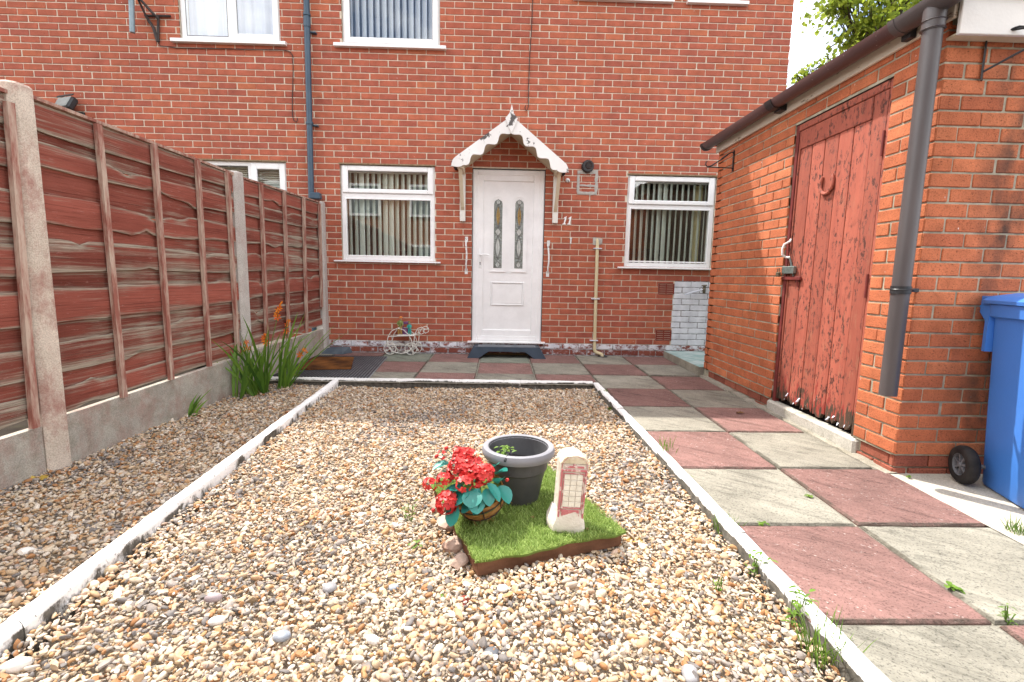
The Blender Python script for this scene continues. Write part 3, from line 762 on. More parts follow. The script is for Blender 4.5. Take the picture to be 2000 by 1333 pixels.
mb.build('curtain', M['cream'], w2, smooth=True)
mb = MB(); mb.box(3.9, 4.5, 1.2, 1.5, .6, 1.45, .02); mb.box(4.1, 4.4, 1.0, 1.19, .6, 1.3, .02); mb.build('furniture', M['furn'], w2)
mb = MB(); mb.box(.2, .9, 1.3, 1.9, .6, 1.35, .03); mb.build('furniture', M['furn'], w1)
def plain_window(r, label, mull=None, sash_side=None, inside='net', sl=True):
    x0, x1, z0, z1 = r
    wn = link('window', None, (x0, 0, z0), house); wn.empty_display_size = .1
    if label: wn['label'] = label
    mb = MB(); bars(mb, x0+.004, x1-.004, z0, z1, .055, FY, FY+.07)
    if mull: mb.box(mull-.03, mull+.03, FY+.001, FY+.069, z0+.05, z1-.05, .005)
    mb.build('frame', M['upvc'], wn)
    if mull:
        a, b = (mull+.012, x1-.018)
        mb = MB(); bars(mb, a, b, z0+.018, z1-.018, .072, FY-.018, FY+.02, .008); mb.build('sash', M['upvc'], wn)
        pane(a+.072, b-.072, z0+.09, z1-.09, FY+.004, wn); pane(x0+.06, mull-.034, z0+.06, z1-.06, FY+.012, wn)
    else:
        mb = MB(); bars(mb, x0+.022, x1-.022, z0+.018, z1-.018, .070, FY-.016, FY+.02, .008); mb.build('sash', M['upvc'], wn)
        pane(x0+.092, x1-.092, z0+.09, z1-.09, FY+.004, wn)
    if sl: sill(x0-.085, x1+.075, z0-.045, z0+.004, wn)
    room(x0, x1, z0, z1, wn)
    return wn
w3 = plain_window(WC, 'upstairs window above the left window')
blinds(WC[0]+.05, WC[1]-.05, WC[2]-.02, WC[3]-.05, .080, -.75, w3, mat='blind_w', y=.10)
w4 = plain_window(WUL, 'upstairs window left of the drainpipe', mull=-1.18)
mb = MB()
n = 60
for i in range(n):
    xa, xb = -1.72+i*1.1/n, -1.72+(i+1)*1.1/n; f = lambda x: .16+.012*math.sin(x*55)+.01*math.sin(x*23)
    mb.poly([(xa, f(xa), 3.72), (xb, f(xb), 3.72), (xb, f(xb), 4.88), (xa, f(xa), 4.88)])
mb.build('net_curtain', M['net'], w4)
w5 = plain_window(WGL, 'neighbouring ground floor window showing over the fence', mull=-1.03, sl=False)
lintel_line(WGL[0], WGL[1], WGL[3], w5)
mb = MB()
for i in range(40): mb.box(-1.6, -.62, .15, .151, 1.25+i*.026, 1.25+i*.026+.019)
mb.build('venetian_blind', M['blind'], w5, kind='stuff')
mb = MB(); mb.tube([(-1.0+.05*i, .10, 2.17+.055*math.sin(PI*i/8)) for i in range(9)], .004, 5); mb.tube([(-1.0+.05*i, .10, 2.17-.05*math.sin(PI*i/8)) for i in range(9)], .004, 5)
mb.build('net_hem', M['upvc'], w5)
for r in (WU3, WU4): plain_window(r, None)

# ------------------------------------------------------------------ the front door
x0, x1, z0, z1 = DR
door = link('front_door', None, (x0, 0, z0), house); door.empty_display_size = .1
mb = MB(); y = .022
mb.box(x0+.004, x0+.072, y, y+.07, z0+.02, z1-.004, .007); mb.box(x1-.072, x1-.004, y, y+.07, z0+.02, z1-.004, .007)
mb.box(x0+.071, x1-.071, y+.0006, y+.0695, z1-.074, z1-.0045, .007); mb.box(x0+.071, x1-.071, y+.0006, y+.0695, z0+.02, z0+.085, .007)
mb.build('frame', M['upvc'], door)
lx0, lx1, lz0, lz1 = x0+.062, x1-.062, z0+.078, z1-.062
mb = MB(); bars(mb, lx0, lx1, lz0, lz1, (.078, .078, .085, .080), y+.004, y+.05, .006); mb.build('leaf_frame', M['upvc'], door)
px0, px1, pz0, pz1 = lx0+.077, lx1-.077, lz0+.084, lz1-.079
py = y+.020
cx = (px0+px1)/2
gl = [(cx-.128, .048), (cx+.138, .048)]           # centre and half width of the two glazed strips
gz0, gz1 = 1.100, 1.945
def arch(c, hw, zb, zt, n=10):
    return [(c-hw, zb)] + [(c-hw*math.cos(PI*i/n), zt-hw+hw*math.sin(PI*i/n)) for i in range(n+1)] + [(c+hw, zb)]
mb = MB(); mb.box(px0-.002, px1+.002, py, py+.03, pz0-.002, pz1+.002)
for c, hw in gl:                                   # raised mouldings round the glazed strips
    for (w1_, w0_, d) in ((hw+.050, hw+.036, .012), (hw+.036, hw+.006, .006)):
        o = arch(c, w1_, gz0-(w1_-hw), gz1+(w1_-hw)); i_ = arch(c, w0_, gz0-(w0_-hw), gz1+(w0_-hw))
        O = [mb.pt((p[0], py-d, p[1])) for p in o]; I = [mb.pt((p[0], py-d, p[1])) for p in i_]
        Ob = [mb.pt((p[0], py+.001, p[1])) for p in o]; Ib = [mb.pt((p[0], py+.001, p[1])) for p in i_]
        n = len(o)
        for k in range(n):
            k2 = (k+1) % n
            mb.face((O[k], I[k], I[k2], O[k2])); mb.face((Ob[k], O[k], O[k2], Ob[k2])); mb.face((I[k], Ib[k], Ib[k2], I[k2]))
bz0, bz1 = .625, .928
bars(mb, cx-.215, cx+.215, bz0, bz1, .022, py-.014, py+.001, .008)
mb.box(cx-.19, cx+.19, py-.005, py+.001, bz0+.026, bz1-.026, .005)
mb.build('door_panel', M['upvc'], door)
for c, hw in gl:
    gs = MB(); gs.prism([(p[0], py-.0035, p[1]) for p in arch(c, hw+.004, gz0, gz1)], (0, .003, 0)); go = gs.build('door_glass', M['dglass'], door)
    L = MB(); am = MB(); bv = MB()
    yy = py-.006
    def lens(zc, hh, hw2, mb2):
        a = [(c+hw2*math.sin(PI*i/10), zc-hh+2*hh*i/10) for i in range(11)]; b = [(c-hw2*math.sin(PI*i/10), zc-hh+2*hh*i/10) for i in range(11)]
        for q in (a, b): L.tube([(p[0], yy, p[1]) for p in q], .0028, 5)
        a2 = [(c+(hw2-.014)*math.sin(PI*i/10), zc-hh*.8+2*hh*.8*i/10) for i in range(11)]; b2 = [(c-(hw2-.014)*math.sin(PI*i/10), zc-hh*.8+2*hh*.8*i/10) for i in range(1, 10)]
        mb2.prism([(p[0], py-.0065, p[1]) for p in a2+b2[::-1]], (0, .002, 0))
    lens(1.745, .155, .036, am); lens(1.36, .150, .036, bv)
    for zc, s in ((1.55, .034), (1.915, .026), (1.145, .030)):
        q = [(c, zc-s*1.5), (c+s, zc), (c, zc+s*1.5), (c-s, zc)]
        bv.prism([(p[0], py-.0066, p[1]) for p in q], (0, .002, 0)); L.tube([(p[0], yy, p[1]) for p in q+[q[0]]], .0026, 5)
    L.tube([(c, yy, gz0), (c, yy, gz1)], .0022, 4)
    for sg in (-1, 1): L.tube([(c+sg*hw, yy, 1.93), (c, yy, 1.88)], .0022, 4); L.tube([(c+sg*hw, yy, 1.12), (c, yy, 1.18)], .0022, 4)
    L.build('lead_strip', M['lead'], door); am.build('amber_panel', M['amber'], door); bv.build('bevelled_panel', M['bevel_glass'], door)
hx = lx0+.042
mb = MB(); mb.box(hx-.014, hx+.014, y-.008, y+.0035, 1.10, 1.33, .006); mb.tube([(hx, y-.005, 1.262), (hx, y-.05, 1.262)], .010, 8)
mb.tube([(hx-.004, y-.05, 1.262), (hx+.05, y-.052, 1.264), (hx+.112, y-.05, 1.258)], .0095, 8); mb.build('handle', M['upvc'], door, smooth=True)
mb = MB(); mb.box(hx-.004, hx+.004, y-.0095, y-.0075, 1.135, 1.165); mb.lathe([(.0001, -.0012), (.007, -.001), (.007, .002)], 10, (hx, y-.009, 1.165), 'Y'); mb.build('keyhole', M['gasket'], door)
mb = MB(); mb.prism([(x0-.045, .06, z0-.002), (x0-.045, -.055, z0-.002), (x0-.045, -.055, z0+.012), (x0-.045, .06, z0+.022)], (x1-x0+.09, 0, 0)); mb.build('door_sill', M['upvc'], door)
mb = MB(); mb.box(x0-.001, x0+.0038, .004, .03, z0+.02, z1+.002); mb.box(x1-.0038, x1+.001, .004, .03, z0+.02, z1+.002); mb.box(x0-.001, x1+.001, .0038, .0299, z1-.0038, z1+.0025); mb.build('sealant_strip', M['gasket'], door)

# ------------------------------------------------------------------ canopy over the door
CY = -0.40
can = thing('door_canopy', 'white pitched canopy with scalloped barge boards over the front door', 'canopy', (2.15, 0, 2.3))
A = Vector((2.152, 0, 2.772)); EL = Vector((1.452, 0, 2.262)); ER = Vector((2.838, 0, 2.222))
for E_, sg in ((EL, -1), (ER, 1)):
    d = (E_-A).normalized(); nrm = Vector((-d.z, 0, d.x)); nrm = nrm if nrm.z > 0 else -nrm
    L = (E_-A).length
    a = A+d*0.0; b = E_-d*.03
    mb = MB(); mb.prism([a+nrm*.02+Vector((0, CY+.02, 0)), b+nrm*.02+Vector((0, CY+.02, 0)), b-nrm*.005+Vector((0, CY+.02, 0)), a-nrm*.005+Vector((0, CY+.02, 0))], (0, -CY-.022, 0))
    mb.build('canopy_roof', M['felt'], can)
    a2, b2 = A-nrm*.006+d*.01, E_-d*.06-nrm*.006
    mb = MB(); mb.prism([a2+Vector((0, CY+.03, 0)), b2+Vector((0, CY+.03, 0)), b2-nrm*.05+Vector((0, CY+.03, 0)), a2-nrm*.05+Vector((0, CY+.03, 0))], (0, -CY-.035, 0))
    mb.build('canopy_lining', M['canopy_in'], can)
    # scalloped board: straight upper edge, wavy lower edge, rounded end
    up = []; lo = []
    n = 44
    for i in range(n+1):
        s = L*i/n
        t_up = .026
        if i > n-5: t_up = .026-(i-(n-5))**2*.0022
        ph = s/L*4.35*2*PI
        t_lo = -.088 + .029*math.cos(ph) - .008
        if i < 4: t_lo = -.085+.02
        if i > n-6: t_lo = -.10+((i-(n-6))**2)*.0022
        q = A+d*s
        up.append(q+nrm*t_up); lo.append(q+nrm*t_lo)
    mb = MB(); y0, y1 = CY-.022, CY+.0
    U0 = [mb.pt(p+Vector((0, y0, 0))) for p in up]; L0 = [mb.pt(p+Vector((0, y0, 0))) for p in lo]
    U1 = [mb.pt(p+Vector((0, y1, 0))) for p in up]; L1 = [mb.pt(p+Vector((0, y1, 0))) for p in lo]
    for i in range(n):
        mb.face((U0[i], U0[i+1], L0[i+1], L0[i])); mb.face((U1[i], L1[i], L1[i+1], U1[i+1]))
        mb.face((U0[i], U1[i], U1[i+1], U0[i+1])); mb.face((L0[i], L0[i+1], L1[i+1], L1[i]))
    mb.face((U0[0], L0[0], L1[0], U1[0])); mb.face((U0[n], U1[n], L1[n], L0[n]))
    mb.build('barge_board', M['barge'], can)
mb = MB(); k = [(0, .150), (.024, .055), (.070, 0.0), (0, -.165), (-.070, 0.0), (-.024, .055)]
mb.prism([A+Vector((x, CY-.036, z)) for x, z in k], (0, .013, 0)); mb.build('finial', M['barge'], can)
for xb in (1.572, 2.722):
    mb = MB(); mb.box(xb-.034, xb+.034, -.036, -.001, 1.665, 2.235, .004); mb.build('wall_post', M['white_wood'], can)
    sg = -1 if xb < 2 else 1
    mb = MB(); p0 = Vector((xb, -.040, 1.80)); p1 = Vector((xb+sg*.005, -.335, 2.235))
    mb.prism([p0+Vector((-.022, 0, 0)), p0+Vector((.022, 0, 0)), p1+Vector((.022, 0, 0)), p1+Vector((-.022, 0, 0))], (0, -.03, .03)); mb.build('brace', M['cream_wood'], can)
    mb = MB(); mb.box(xb-.03, xb+.03, -.37, -.038, 2.225, 2.285, .004); mb.build('bearer', M['cream_wood'], can)

# ------------------------------------------------------------------ fittings on the house wall
def grab(xc, z0, z1, label):
    t = thing('grab_handle', label, 'handle', (xc, 0, z0), 'grab handles beside the front door')
    mb = MB()
    for zc in (z0+.03, z1-.03): mb.box(xc-.019, xc+.019, -.005, -.0003, zc-.035, zc+.035, .003)
    mb.build('mounting_plate', M['white_metal'], t)
    mb = MB(); mb.tube([(xc, -.005, z1-.05), (xc-.004, -.03, z1-.07), (xc-.002, -.046, z1-.11), (xc+.006, -.052, (z0+z1)/2+.03), (xc+.006, -.052, (z0+z1)/2-.05), (xc-.002, -.046, z0+.11), (xc, -.03, z0+.07), (xc, -.005, z0+.05)], .0105, 8)
    mb.build('grip', M['white_metal'], t, smooth=True)
grab(1.620, 1.02, 1.475, 'chipped white grab handle on the brickwork left of the front door')
grab(2.650, 1.005, 1.45, 'chipped white grab handle on the brickwork right of the front door')
hn = thing('house_number', 'white slanted house number 11 on the brickwork right of the door', 'house number', (2.865, 0, 1.66))
for xd in (2.838, 2.898):
    mb = MB(); sl = .22; z0_, z1_ = 1.655, 1.755
    def S_(x, z): return (xd+x+(z-z0_)*sl, -.010, z)
    mb.prism([S_(-.022, z0_), S_(.022, z0_), S_(.022, z0_+.008), S_(.010, z0_+.014), S_(.010, z1_), S_(.002, z1_), S_(-.024, z1_-.022), S_(-.022, z1_-.029), S_(-.008, z1_-.024), S_(-.008, z0_+.014), S_(-.022, z0_+.008)], (0, .009, 0))
    mb.build('digit', M['white_print'], hn)
bt = thing('bell_push', 'small chipped white bell fitting under the house number', 'bell', (2.93, 0, 1.42))
mb = MB(); mb.box(2.921, 2.939, -.018, -.0005, 1.415, 1.495, .004); mb.build('body', M['white_metal'], bt)
mb = MB(); mb.box(2.908, 2.952, -.008, -.0004, 1.478, 1.49, .002); mb.build('cap', M['steel'], bt)
v = thing('wall_vent', 'round black vent above the grey mortar patch', 'vent', (3.108, 0, 2.36))
mb = MB(); mb.lathe([(.0001, -.052), (.045, -.052), (.066, -.050), (.074, -.040), (.076, -.004), (.076, .004)], 28, (3.108, 0, 2.358), 'Y'); mb.build('vent_body', M['black'], v, smooth=True)
mb = MB(); mb.lathe([(.030, -.052), (.040, -.062), (.047, -.053)], 24, (3.115, 0, 2.368), 'Y')
for i in range(4): mb.box(3.085, 3.145, -.060, -.0525, 2.338+i*.016, 2.345+i*.016)
mb.build('grille', M['rust_black'], v, smooth=True)
lit = thing('anchor', 'small rusty wall anchor left hanging by the canopy end', 'wall anchor', (2.865, 0, 2.19))
mb = MB(); mb.lathe([(.0001, -.02), (.022, -.018), (.028, -.0005)], 10, (2.868, 0, 2.19), 'Y'); mb.build('plate', M['white_metal'], lit)
mb = MB(); mb.tube([(2.868, -.02, 2.19), (2.872, -.035, 2.182), (2.872, -.03, 2.165)], .005, 6); mb.build('hook', M['rust_black'], lit)

# blue-grey drainpipe between the two houses
dp = thing('drainpipe', 'blue-grey painted drainpipe running down the house wall behind the fence', 'drainpipe', (-.27, 0, 0))
P0 = at_y(597.5, -40, -.075); P1 = at_y(608, 386, -.075); dd = (P1-P0)
mb = MB(); mb.tube([P0-dd*.15, P1+dd*.85], .034, 16); mb.build('pipe', M['blue_pipe'], dp, smooth=True)
for yy in (40, 236):
    c = P0+dd*((yy+40)/426.0)
    mb = MB(); u = dd.normalized(); mb.tube([c-u*.055, c+u*.055], .040, 16) if yy == 40 else None
    mb.tube([c-u*.014-u*(.08 if yy == 40 else 0), c+u*.014-u*(.08 if yy == 40 else 0)], .043, 16); mb.box(c.x+.02, c.x+.085, -.05, -.0005, c.z-.02-(.08 if yy == 40 else 0), c.z-.006-(.08 if yy == 40 else 0)); mb.build('bracket', M['blue_pipe'], dp)
mb = MB(); c = P1+Vector((0, 0, .01)); mb.box(c.x-.01, c.x+.115, -.12, -.03, c.z-.03, c.z+.045, .01); mb.build('gully_box', M['blue_pipe'], dp)

# cream waste pipe
wp = thing('waste_pipe', 'cream plastic waste pipe running down to the ground right of the door', 'pipe', (3.27, 0, 0))
mb = MB(); mb.tube([(3.262, -.002, 1.475), (3.262, -.03, 1.468), (3.264, -.034, 1.38), (3.270, -.036, .8), (3.280, -.036, .10), (3.287, -.037, .062), (3.31, -.05, .045), (3.345, -.066, .036), (3.372, -.075, .024), (3.378, -.078, -.01)], .022, 10, rs=[.016, .016]+[.0215]*8); mb.build('pipe', M['cream_pipe'], wp, smooth=True)
for z in (1.365, .735, .20):
    mb = MB(); mb.box(3.268-.052, 3.268+.052, -.062, -.0005, z-.006, z+.006, .002); mb.build('clip', M['clip'], wp)
mb = MB(); mb.lathe([(.0001, .004), (.05, .004), (.062, .010), (.066, .0)], 16, (3.378, -.085, gz(-.08)), 'Z'); mb.build('gully', M['black'], wp)

# garden tap on the white painted bricks
tp = thing('garden_tap', 'old garden tap on the white painted brickwork', 'tap', (4.53, 0, .86))
mb = MB(); c = at_y(1374, 566, -.06); mb.tube([(c.x+.02, 0, c.z+.01), (c.x, -.05, c.z)], .014, 8); mb.blob((c.x, -.06, c.z), .024); mb.tube([c, c+Vector((.0, -.01, .05))], .008, 6); mb.tube([c+Vector((-.03, -.01, .05)), c+Vector((.035, -.01, .055))], .008, 6)
mb.box(c.x+.015, c.x+.05, -.012, -.0005, c.z-.05, c.z+.06, .003); mb.build('tap_body', M['brass'], tp, smooth=True)
e = at_y(1337, 576, -.09); mb = MB(); mb.tube([c+Vector((-.015, -.01, 0)), e], .010, 8); mb.build('spout', M['clip'], tp, smooth=True)

# cables, satellite bracket, floodlight
c1 = MB(); pts = [at_y(x, y, -.012) for x, y in ((306, 78), (313, 90), (345, 94), (450, 96), (552, 98), (566, 101), (572, 110), (572.5, 140), (571, 190), (571, 226), (574, 236), (579, 239), (581, 235), (581, 231))]
c1.tube(pts, .005, 5); tag(c1.build('cable', M['rust_black'], smooth=True), 'thin black cable running under the upstairs left window and hanging in a hook', 'cable')
c2 = MB(); pts = [at_y(x, y, -.012) for x, y in ((1041, -20), (1039, 40), (1034, 120), (1033, 150), (1032, 190), (1032, 208), (1030, 216), (1027, 216), (1025, 211), (1027, 206))]
c2.tube(pts, .005, 5); tag(c2.build('cable', M['rust_black'], smooth=True), 'thin black cable hanging straight down above the door canopy', 'cable')
sb = thing('aerial_bracket', 'black steel aerial bracket on the brickwork by the upper left window', 'bracket', at_y(308, 40, 0))
mb = MB()
p = [at_y(262, -14, -.16), at_y(300, 28, -.09), at_y(310, 38, -.05)]
mb.tube(p, .016, 6); mb.tube([at_y(284, 30, -.03), at_y(300, 55, -.03), at_y(308, 82, -.02)], .017, 6); mb.tube([at_y(309, 30, -.02), at_y(309, 82, -.02)], .014, 6); mb.tube([at_y(284, 31, -.02), at_y(333, 32, -.02)], .013, 6)
mb.tube([at_y(270, 0, -.13), at_y(292, 46, -.03)], .012, 6); mb.build('arm', M['rust_black'], sb)
mb = MB(); mb.tube([at_y(254.5, -60, -.2), at_y(258.5, 64, -.2)], .028, 12); mb.build('mast', M['galv'], sb, smooth=True)
fl = thing('floodlight', 'black floodlight on the house wall showing over the fence top', 'floodlight', at_y(135, 210, 0))
c = at_y(128, 204, -.10)
mb = MB(); mb.M = Matrix.Translation(c) @ Matrix.Rotation(math.radians(-20), 4, 'Z') @ Matrix.Rotation(math.radians(-28), 4, 'X')
mb.box(-.13, .13, -.035, .045, -.085, .085, .02); mb.box(-.145, .145, -.048, -.036, .075, .10, .004); mb.build('lamp_body', M['black'], fl)
mb.v = []; mb.f = []; mb.t = []; mb.e = []; mb.box(-.115, .115, -.0395, -.0355, -.068, .068, .001); mb.build('lamp_glass', M['lampglass'], fl)
mb = MB(); mb.tube([c+Vector((.03, .03, -.06)), c+Vector((.09, .09, -.09))], .02, 6); mb.box(c.x+.05, c.x+.14, -.03, -.0005, c.z-.12, c.z-.06, .005); mb.build('bracket', M['black'], fl)
# ------------------------------------------------------------------ the outbuilding
SX, SYN, SYF = 4.240, -3.697, -1.150
ZS = 0.0635
shed = thing('brick_outbuilding', 'orange brick outbuilding with a red plank door and brown gutter', 'outbuilding', (SX, -2.4, 0))
SD = (2.452, 3.372, -0.02, 2.152)               # door opening in u = -y
zc = lambda n: ZS + n*0.075
mb = MB(); DX = 0.006
rs = cut([(1.15+.004, 3.691, ZS-.004, 2.33)], SD)
for a, b, c, d in rs: mb.poly([(SX+DX, -a, c), (SX+DX, -b, c), (SX+DX, -b, d), (SX+DX, -a, d)])
for (p, q) in (((SD[0], SD[2]), (SD[0], SD[3])), ((SD[0], SD[3]), (SD[1], SD[3])), ((SD[1], SD[3]), (SD[1], SD[2]))):
    mb.poly([(SX+DX, -p[0], p[1]), (SX+DX, -q[0], q[1]), (SX+.11, -q[0], q[1]), (SX+.11, -p[0], p[1])])
for y0_, y1_ in ((1.154, SD[0]-.03), (SD[1]+.03, 3.675)): mb.poly([(SX+.022, -y0_, -.2), (SX+.022, -y1_, -.2), (SX+.022, -y1_, ZS), (SX+.022, -y0_, ZS)]); mb.poly([(SX, -y0_, ZS-.004), (SX+.03, -y0_, ZS-.004), (SX+.03, -y1_, ZS-.004), (SX, -y1_, ZS-.004)])
mb.poly([(SX+.02, SYN+.022, -.2), (7.2, SYN+.022, -.2), (7.2, SYN+.022, ZS), (SX+.02, SYN+.022, ZS)])
mb.poly([(SX+DX, SYN+.006, ZS-.004), (7.2, SYN+.006, ZS-.004), (7.2, SYN+.006, 2.33), (SX+DX, SYN+.006, 2.33)])
mb.box(SX+.006, 7.2, SYF-.11, SYF-.004, -.2, 2.33)                      # far wall
mb.box(SX+.115, SX+.13, SYN+.05, SYF-.12, -.2, 2.33)                    # inner leaf keeps the inside dark
swall = mb.build('wall', M['mortar2'], shed)
random.seed(8)
side = bond(1.15, 3.695, 0, 30, zc, 0.097, [SD], z_cut=2.283)
near = bond(SX+.002, 7.2, 0, 30, zc, SX+.1125, [], z_cut=2.26)
sm = lambda b: M['brick2']
lay(side, lambda u, v, z: Vector((SX+v, -u, z)), -PI/2, swall, shed, 0.02, 172, sm, jog=.002)
lay(near, lambda u, v, z: Vector((u, SYN+v, z)), 0.0, swall, shed, 0.02, 128, sm, jog=.002, skip=lambda b: b[0] > 4.75)
pl1 = [b for b in bond(1.15, 3.68, -3, 0, zc, 0.16, [(SD[0]-.03, SD[1]+.03, -.3, .07)])]
pl2 = [b for b in bond(SX+.016, 7.2, -3, 0, zc, SX+.09, [])]
mbp = MB()
for (L, wf, rz) in ((pl1, lambda u, z: Vector((SX+.013+uni(-.003, .003), -u, z)), -PI/2), (pl2, lambda u, z: Vector((u, SYN+.012, z)), 0.0)):
    for b in L:
        mbp.cur = rnd(); mbp.M = Matrix.Translation(wf((b[0]+b[1])/2, (b[2]+b[3])/2)) @ Matrix.Rotation(rz, 4, 'Z')
        mbp.box(-(b[1]-b[0])/2, (b[1]-b[0])/2, -.004, .03, -(b[3]-b[2])/2, (b[3]-b[2])/2, .004)
mbp.build('plinth_brickwork', M['plinth3'], shed, kind='stuff')
# roof, fascias
mb = MB(); mb.box(4.19, 7.3, SYN-.10, SYF+.06, 2.352, 2.420, .008); mb.build('roof', M['felt'], shed)
mb = MB(); mb.box(SX-.022, SX-.003, SYN-.045, SYF+.02, 2.272, 2.351, .002); mb.build('fascia', M['fascia'], shed)
mb = MB(); mb.box(SX-.012, 7.25, SYN-.075, SYN-.055, 2.186, 2.3505, .003); mb.build('fascia', M['fascia2'], shed)
mb = MB(); mb.box(SX-.011, 7.25, SYN-.0545, SYN-.003, 2.1865, 2.197); mb.build('soffit', M['soffit'], shed)
# door
dr = link('door', None, (SX, -2.9, 0), shed); dr.empty_display_size = .1
XD = SX+.024
def yd(x, y): return at_x(x, y, XD).y
mb = MB()
mb.box(XD-.010, XD+.05, -SD[0]-.035, -SD[0]-.001, .045, SD[3]-.003, .003); mb.build('jamb', M['door_dark'], dr)
mb = MB()
mb.box(XD-.006, XD+.05, -SD[1]+.001, -SD[1]+.040, .045, SD[3]-.003, .004); mb.build('jamb', M['door_red'], dr)
mb = MB(); mb.box(XD-.010, XD+.05, -SD[1]+.041, -SD[0]-.036, SD[3]-.050, SD[3]-.004, .004); mb.build('door_head', M['door_red'], dr)
mb = MB(); mb.box(XD-.016, XD+.05, -SD[1], -SD[0]+.002, SD[3]-.0035, SD[3]+.012, .003); mb.build('drip_strip', M['rust_black'], dr)
edges = [-SD[0]-.038] + [yd(x, y) for x, y in ((1563, 300), (1585, 300), (1609, 300), (1635, 300), (1663, 300), (1696, 300))] + [-SD[1]+.043]
ztop = SD[3]-.054
zrail = 1.968
random.seed(21)
for i, (a, b) in enumerate(zip(edges[:-1], edges[1:])):
    gp = .0085
    mb = MB(); mb.cur = rnd()
    zt = ztop if i in (0, 6) else zrail-.002
    x0 = XD-(.004 if i in (0, 6) else 0) + uni(-.0012, .0012)
    # ragged, rotten lower end
    n = 7; zb = .072
    ya, yb = a-gp/2, b+gp/2
    lowz = [zb+max(0, random.gauss(.018, .022)) for _ in range(n+1)]
    if i == 0: lowz = [z+.01 for z in lowz]
    F0 = []; F1 = []; T0 = []; T1 = []
    for k in range(n+1):
        yk = ya+(yb-ya)*k/n; bv = .004 if k in (0, n) else 0
        F0.append(mb.pt((x0+bv, yk, lowz[k]))); F1.append(mb.pt((x0+.022, yk, lowz[k]))); T0.append(mb.pt((x0+bv, yk, zt))); T1.append(mb.pt((x0+.022, yk, zt)))
    for k in range(n):
        mb.face((F0[k], F0[k+1], T0[k+1], T0[k])); mb.face((F1[k], T1[k], T1[k+1], F1[k+1])); mb.face((F0[k], F1[k], F1[k+1], F0[k+1])); mb.face((T0[k], T0[k+1], T1[k+1], T1[k]))
    mb.face((F0[0], T0[0], T1[0], F1[0])); mb.face((F0[n], F1[n], T1[n], T0[n]))
    mb.build('plank', M['door_red'], dr)
mb = MB(); mb.box(XD-.006, XD+.02, edges[6]+.002, edges[1]-.002, zrail+.001, ztop, .003); mb.build('top_rail', M['door_red'], dr)
mb = MB(); mb.box(XD+.026, XD+.03, edges[7], edges[0], .04, ztop); mb.build('backing', M['dark'], dr)
for z in (1.80, .98):
    mb = MB(); y = -SD[1]+.042; mb.tube([(XD-.010, y, z-.07), (XD-.010, y, z+.07)], .008, 8); mb.build('hinge', M['door_dark'], dr)
# latch, pull handle and padlock bar
mb = MB(); P = lambda x, y, o: at_x(x, y, XD-o)
mb.tube([P(1545, 468, .002), P(1543, 472, .012), P(1532, 478, .045), P(1528, 487, .055), P(1528, 498, .05), P(1535, 503, .02), P(1543, 503, .004)], .0085, 8); mb.build('pull_handle', M['white_metal'], dr, smooth=True)
mb = MB(); a, b = P(1528, 524, .03), P(1546, 532, .03)
mb.box(XD-.034, XD-.006, min(a.y, b.y)-.02, max(a.y, b.y)+.0, b.z-.012, a.z+.012, .004); mb.tube([P(1543, 505, .006), P(1550, 540, .006)], .007, 6); mb.build('latch', M['steel'], dr)
mb = MB(); a, b = P(1527, 542, .02), P(1562, 546, .02); mb.box(XD-.022, XD-.004, b.y, a.y, b.z-.006, a.z+.006, .003); mb.tube([P(1556, 546, .018), P(1559, 562, .006)], .005, 6); mb.build('hasp', M['door_dark'], dr)
mb = MB(); c = P(1520, 535, .05); mb.box(c.x-.012, c.x+.012, c.y-.018, c.y+.018, c.z-.025, c.z+.012, .004); mb.tube([c+Vector((0, .012, .01)), c+Vector((0, .012, .035)), c+Vector((0, -.012, .04)), c+Vector((0, -.012, .01))], .004, 6); mb.build('padlock', M['brass'], dr)
mb = MB(); mb.box(SX-.012, SX+.06, -SD[1]-.035, -SD[0]+.035, -.12, .052, .014); mb.build('threshold', M['sill_conc'], shed)
# curls of lifted paint at the rotten foot
random.seed(31)
mb = MB()
for i in range(7):
    y = uni(edges[7]+.05, edges[0]-.03); z = uni(.075, .13); wd = uni(.008, .018); h = uni(.012, .035)
    q = [Vector((XD-.003, y-wd/2, z+h)), Vector((XD-.003, y+wd/2, z+h*.9)), Vector((XD-.020*rnd()-.006, y+wd/2*uni(.2, 1), z)), Vector((XD-.02*rnd()-.006, y-wd/2*uni(0, .8), z+.004))]
    mb.prism(q, (.0012, 0, 0))
mb.build('paint_flake', M['clip'], dr, kind='stuff')
# horseshoe nailed on the door
mb = MB(); c = at_x(1616, 357, XD-.004); pts = []
for i in range(15):
    a = math.radians(-128+256*i/14)-PI/2
    pts.append(Vector((XD-.008, c.y-.066*math.cos(a)*(1.0 if abs(i-7) < 5 else .93), c.z+.075*math.sin(a))))
for i in range(14):
    pass
mb.tube(pts, .010, 8, rs=[.008]+[.0115]*13+[.008])
hs = mb.build('horseshoe', M['door_red'], smooth=True); tag(hs, 'red painted horseshoe nailed on the plank door of the outbuilding', 'horseshoe')

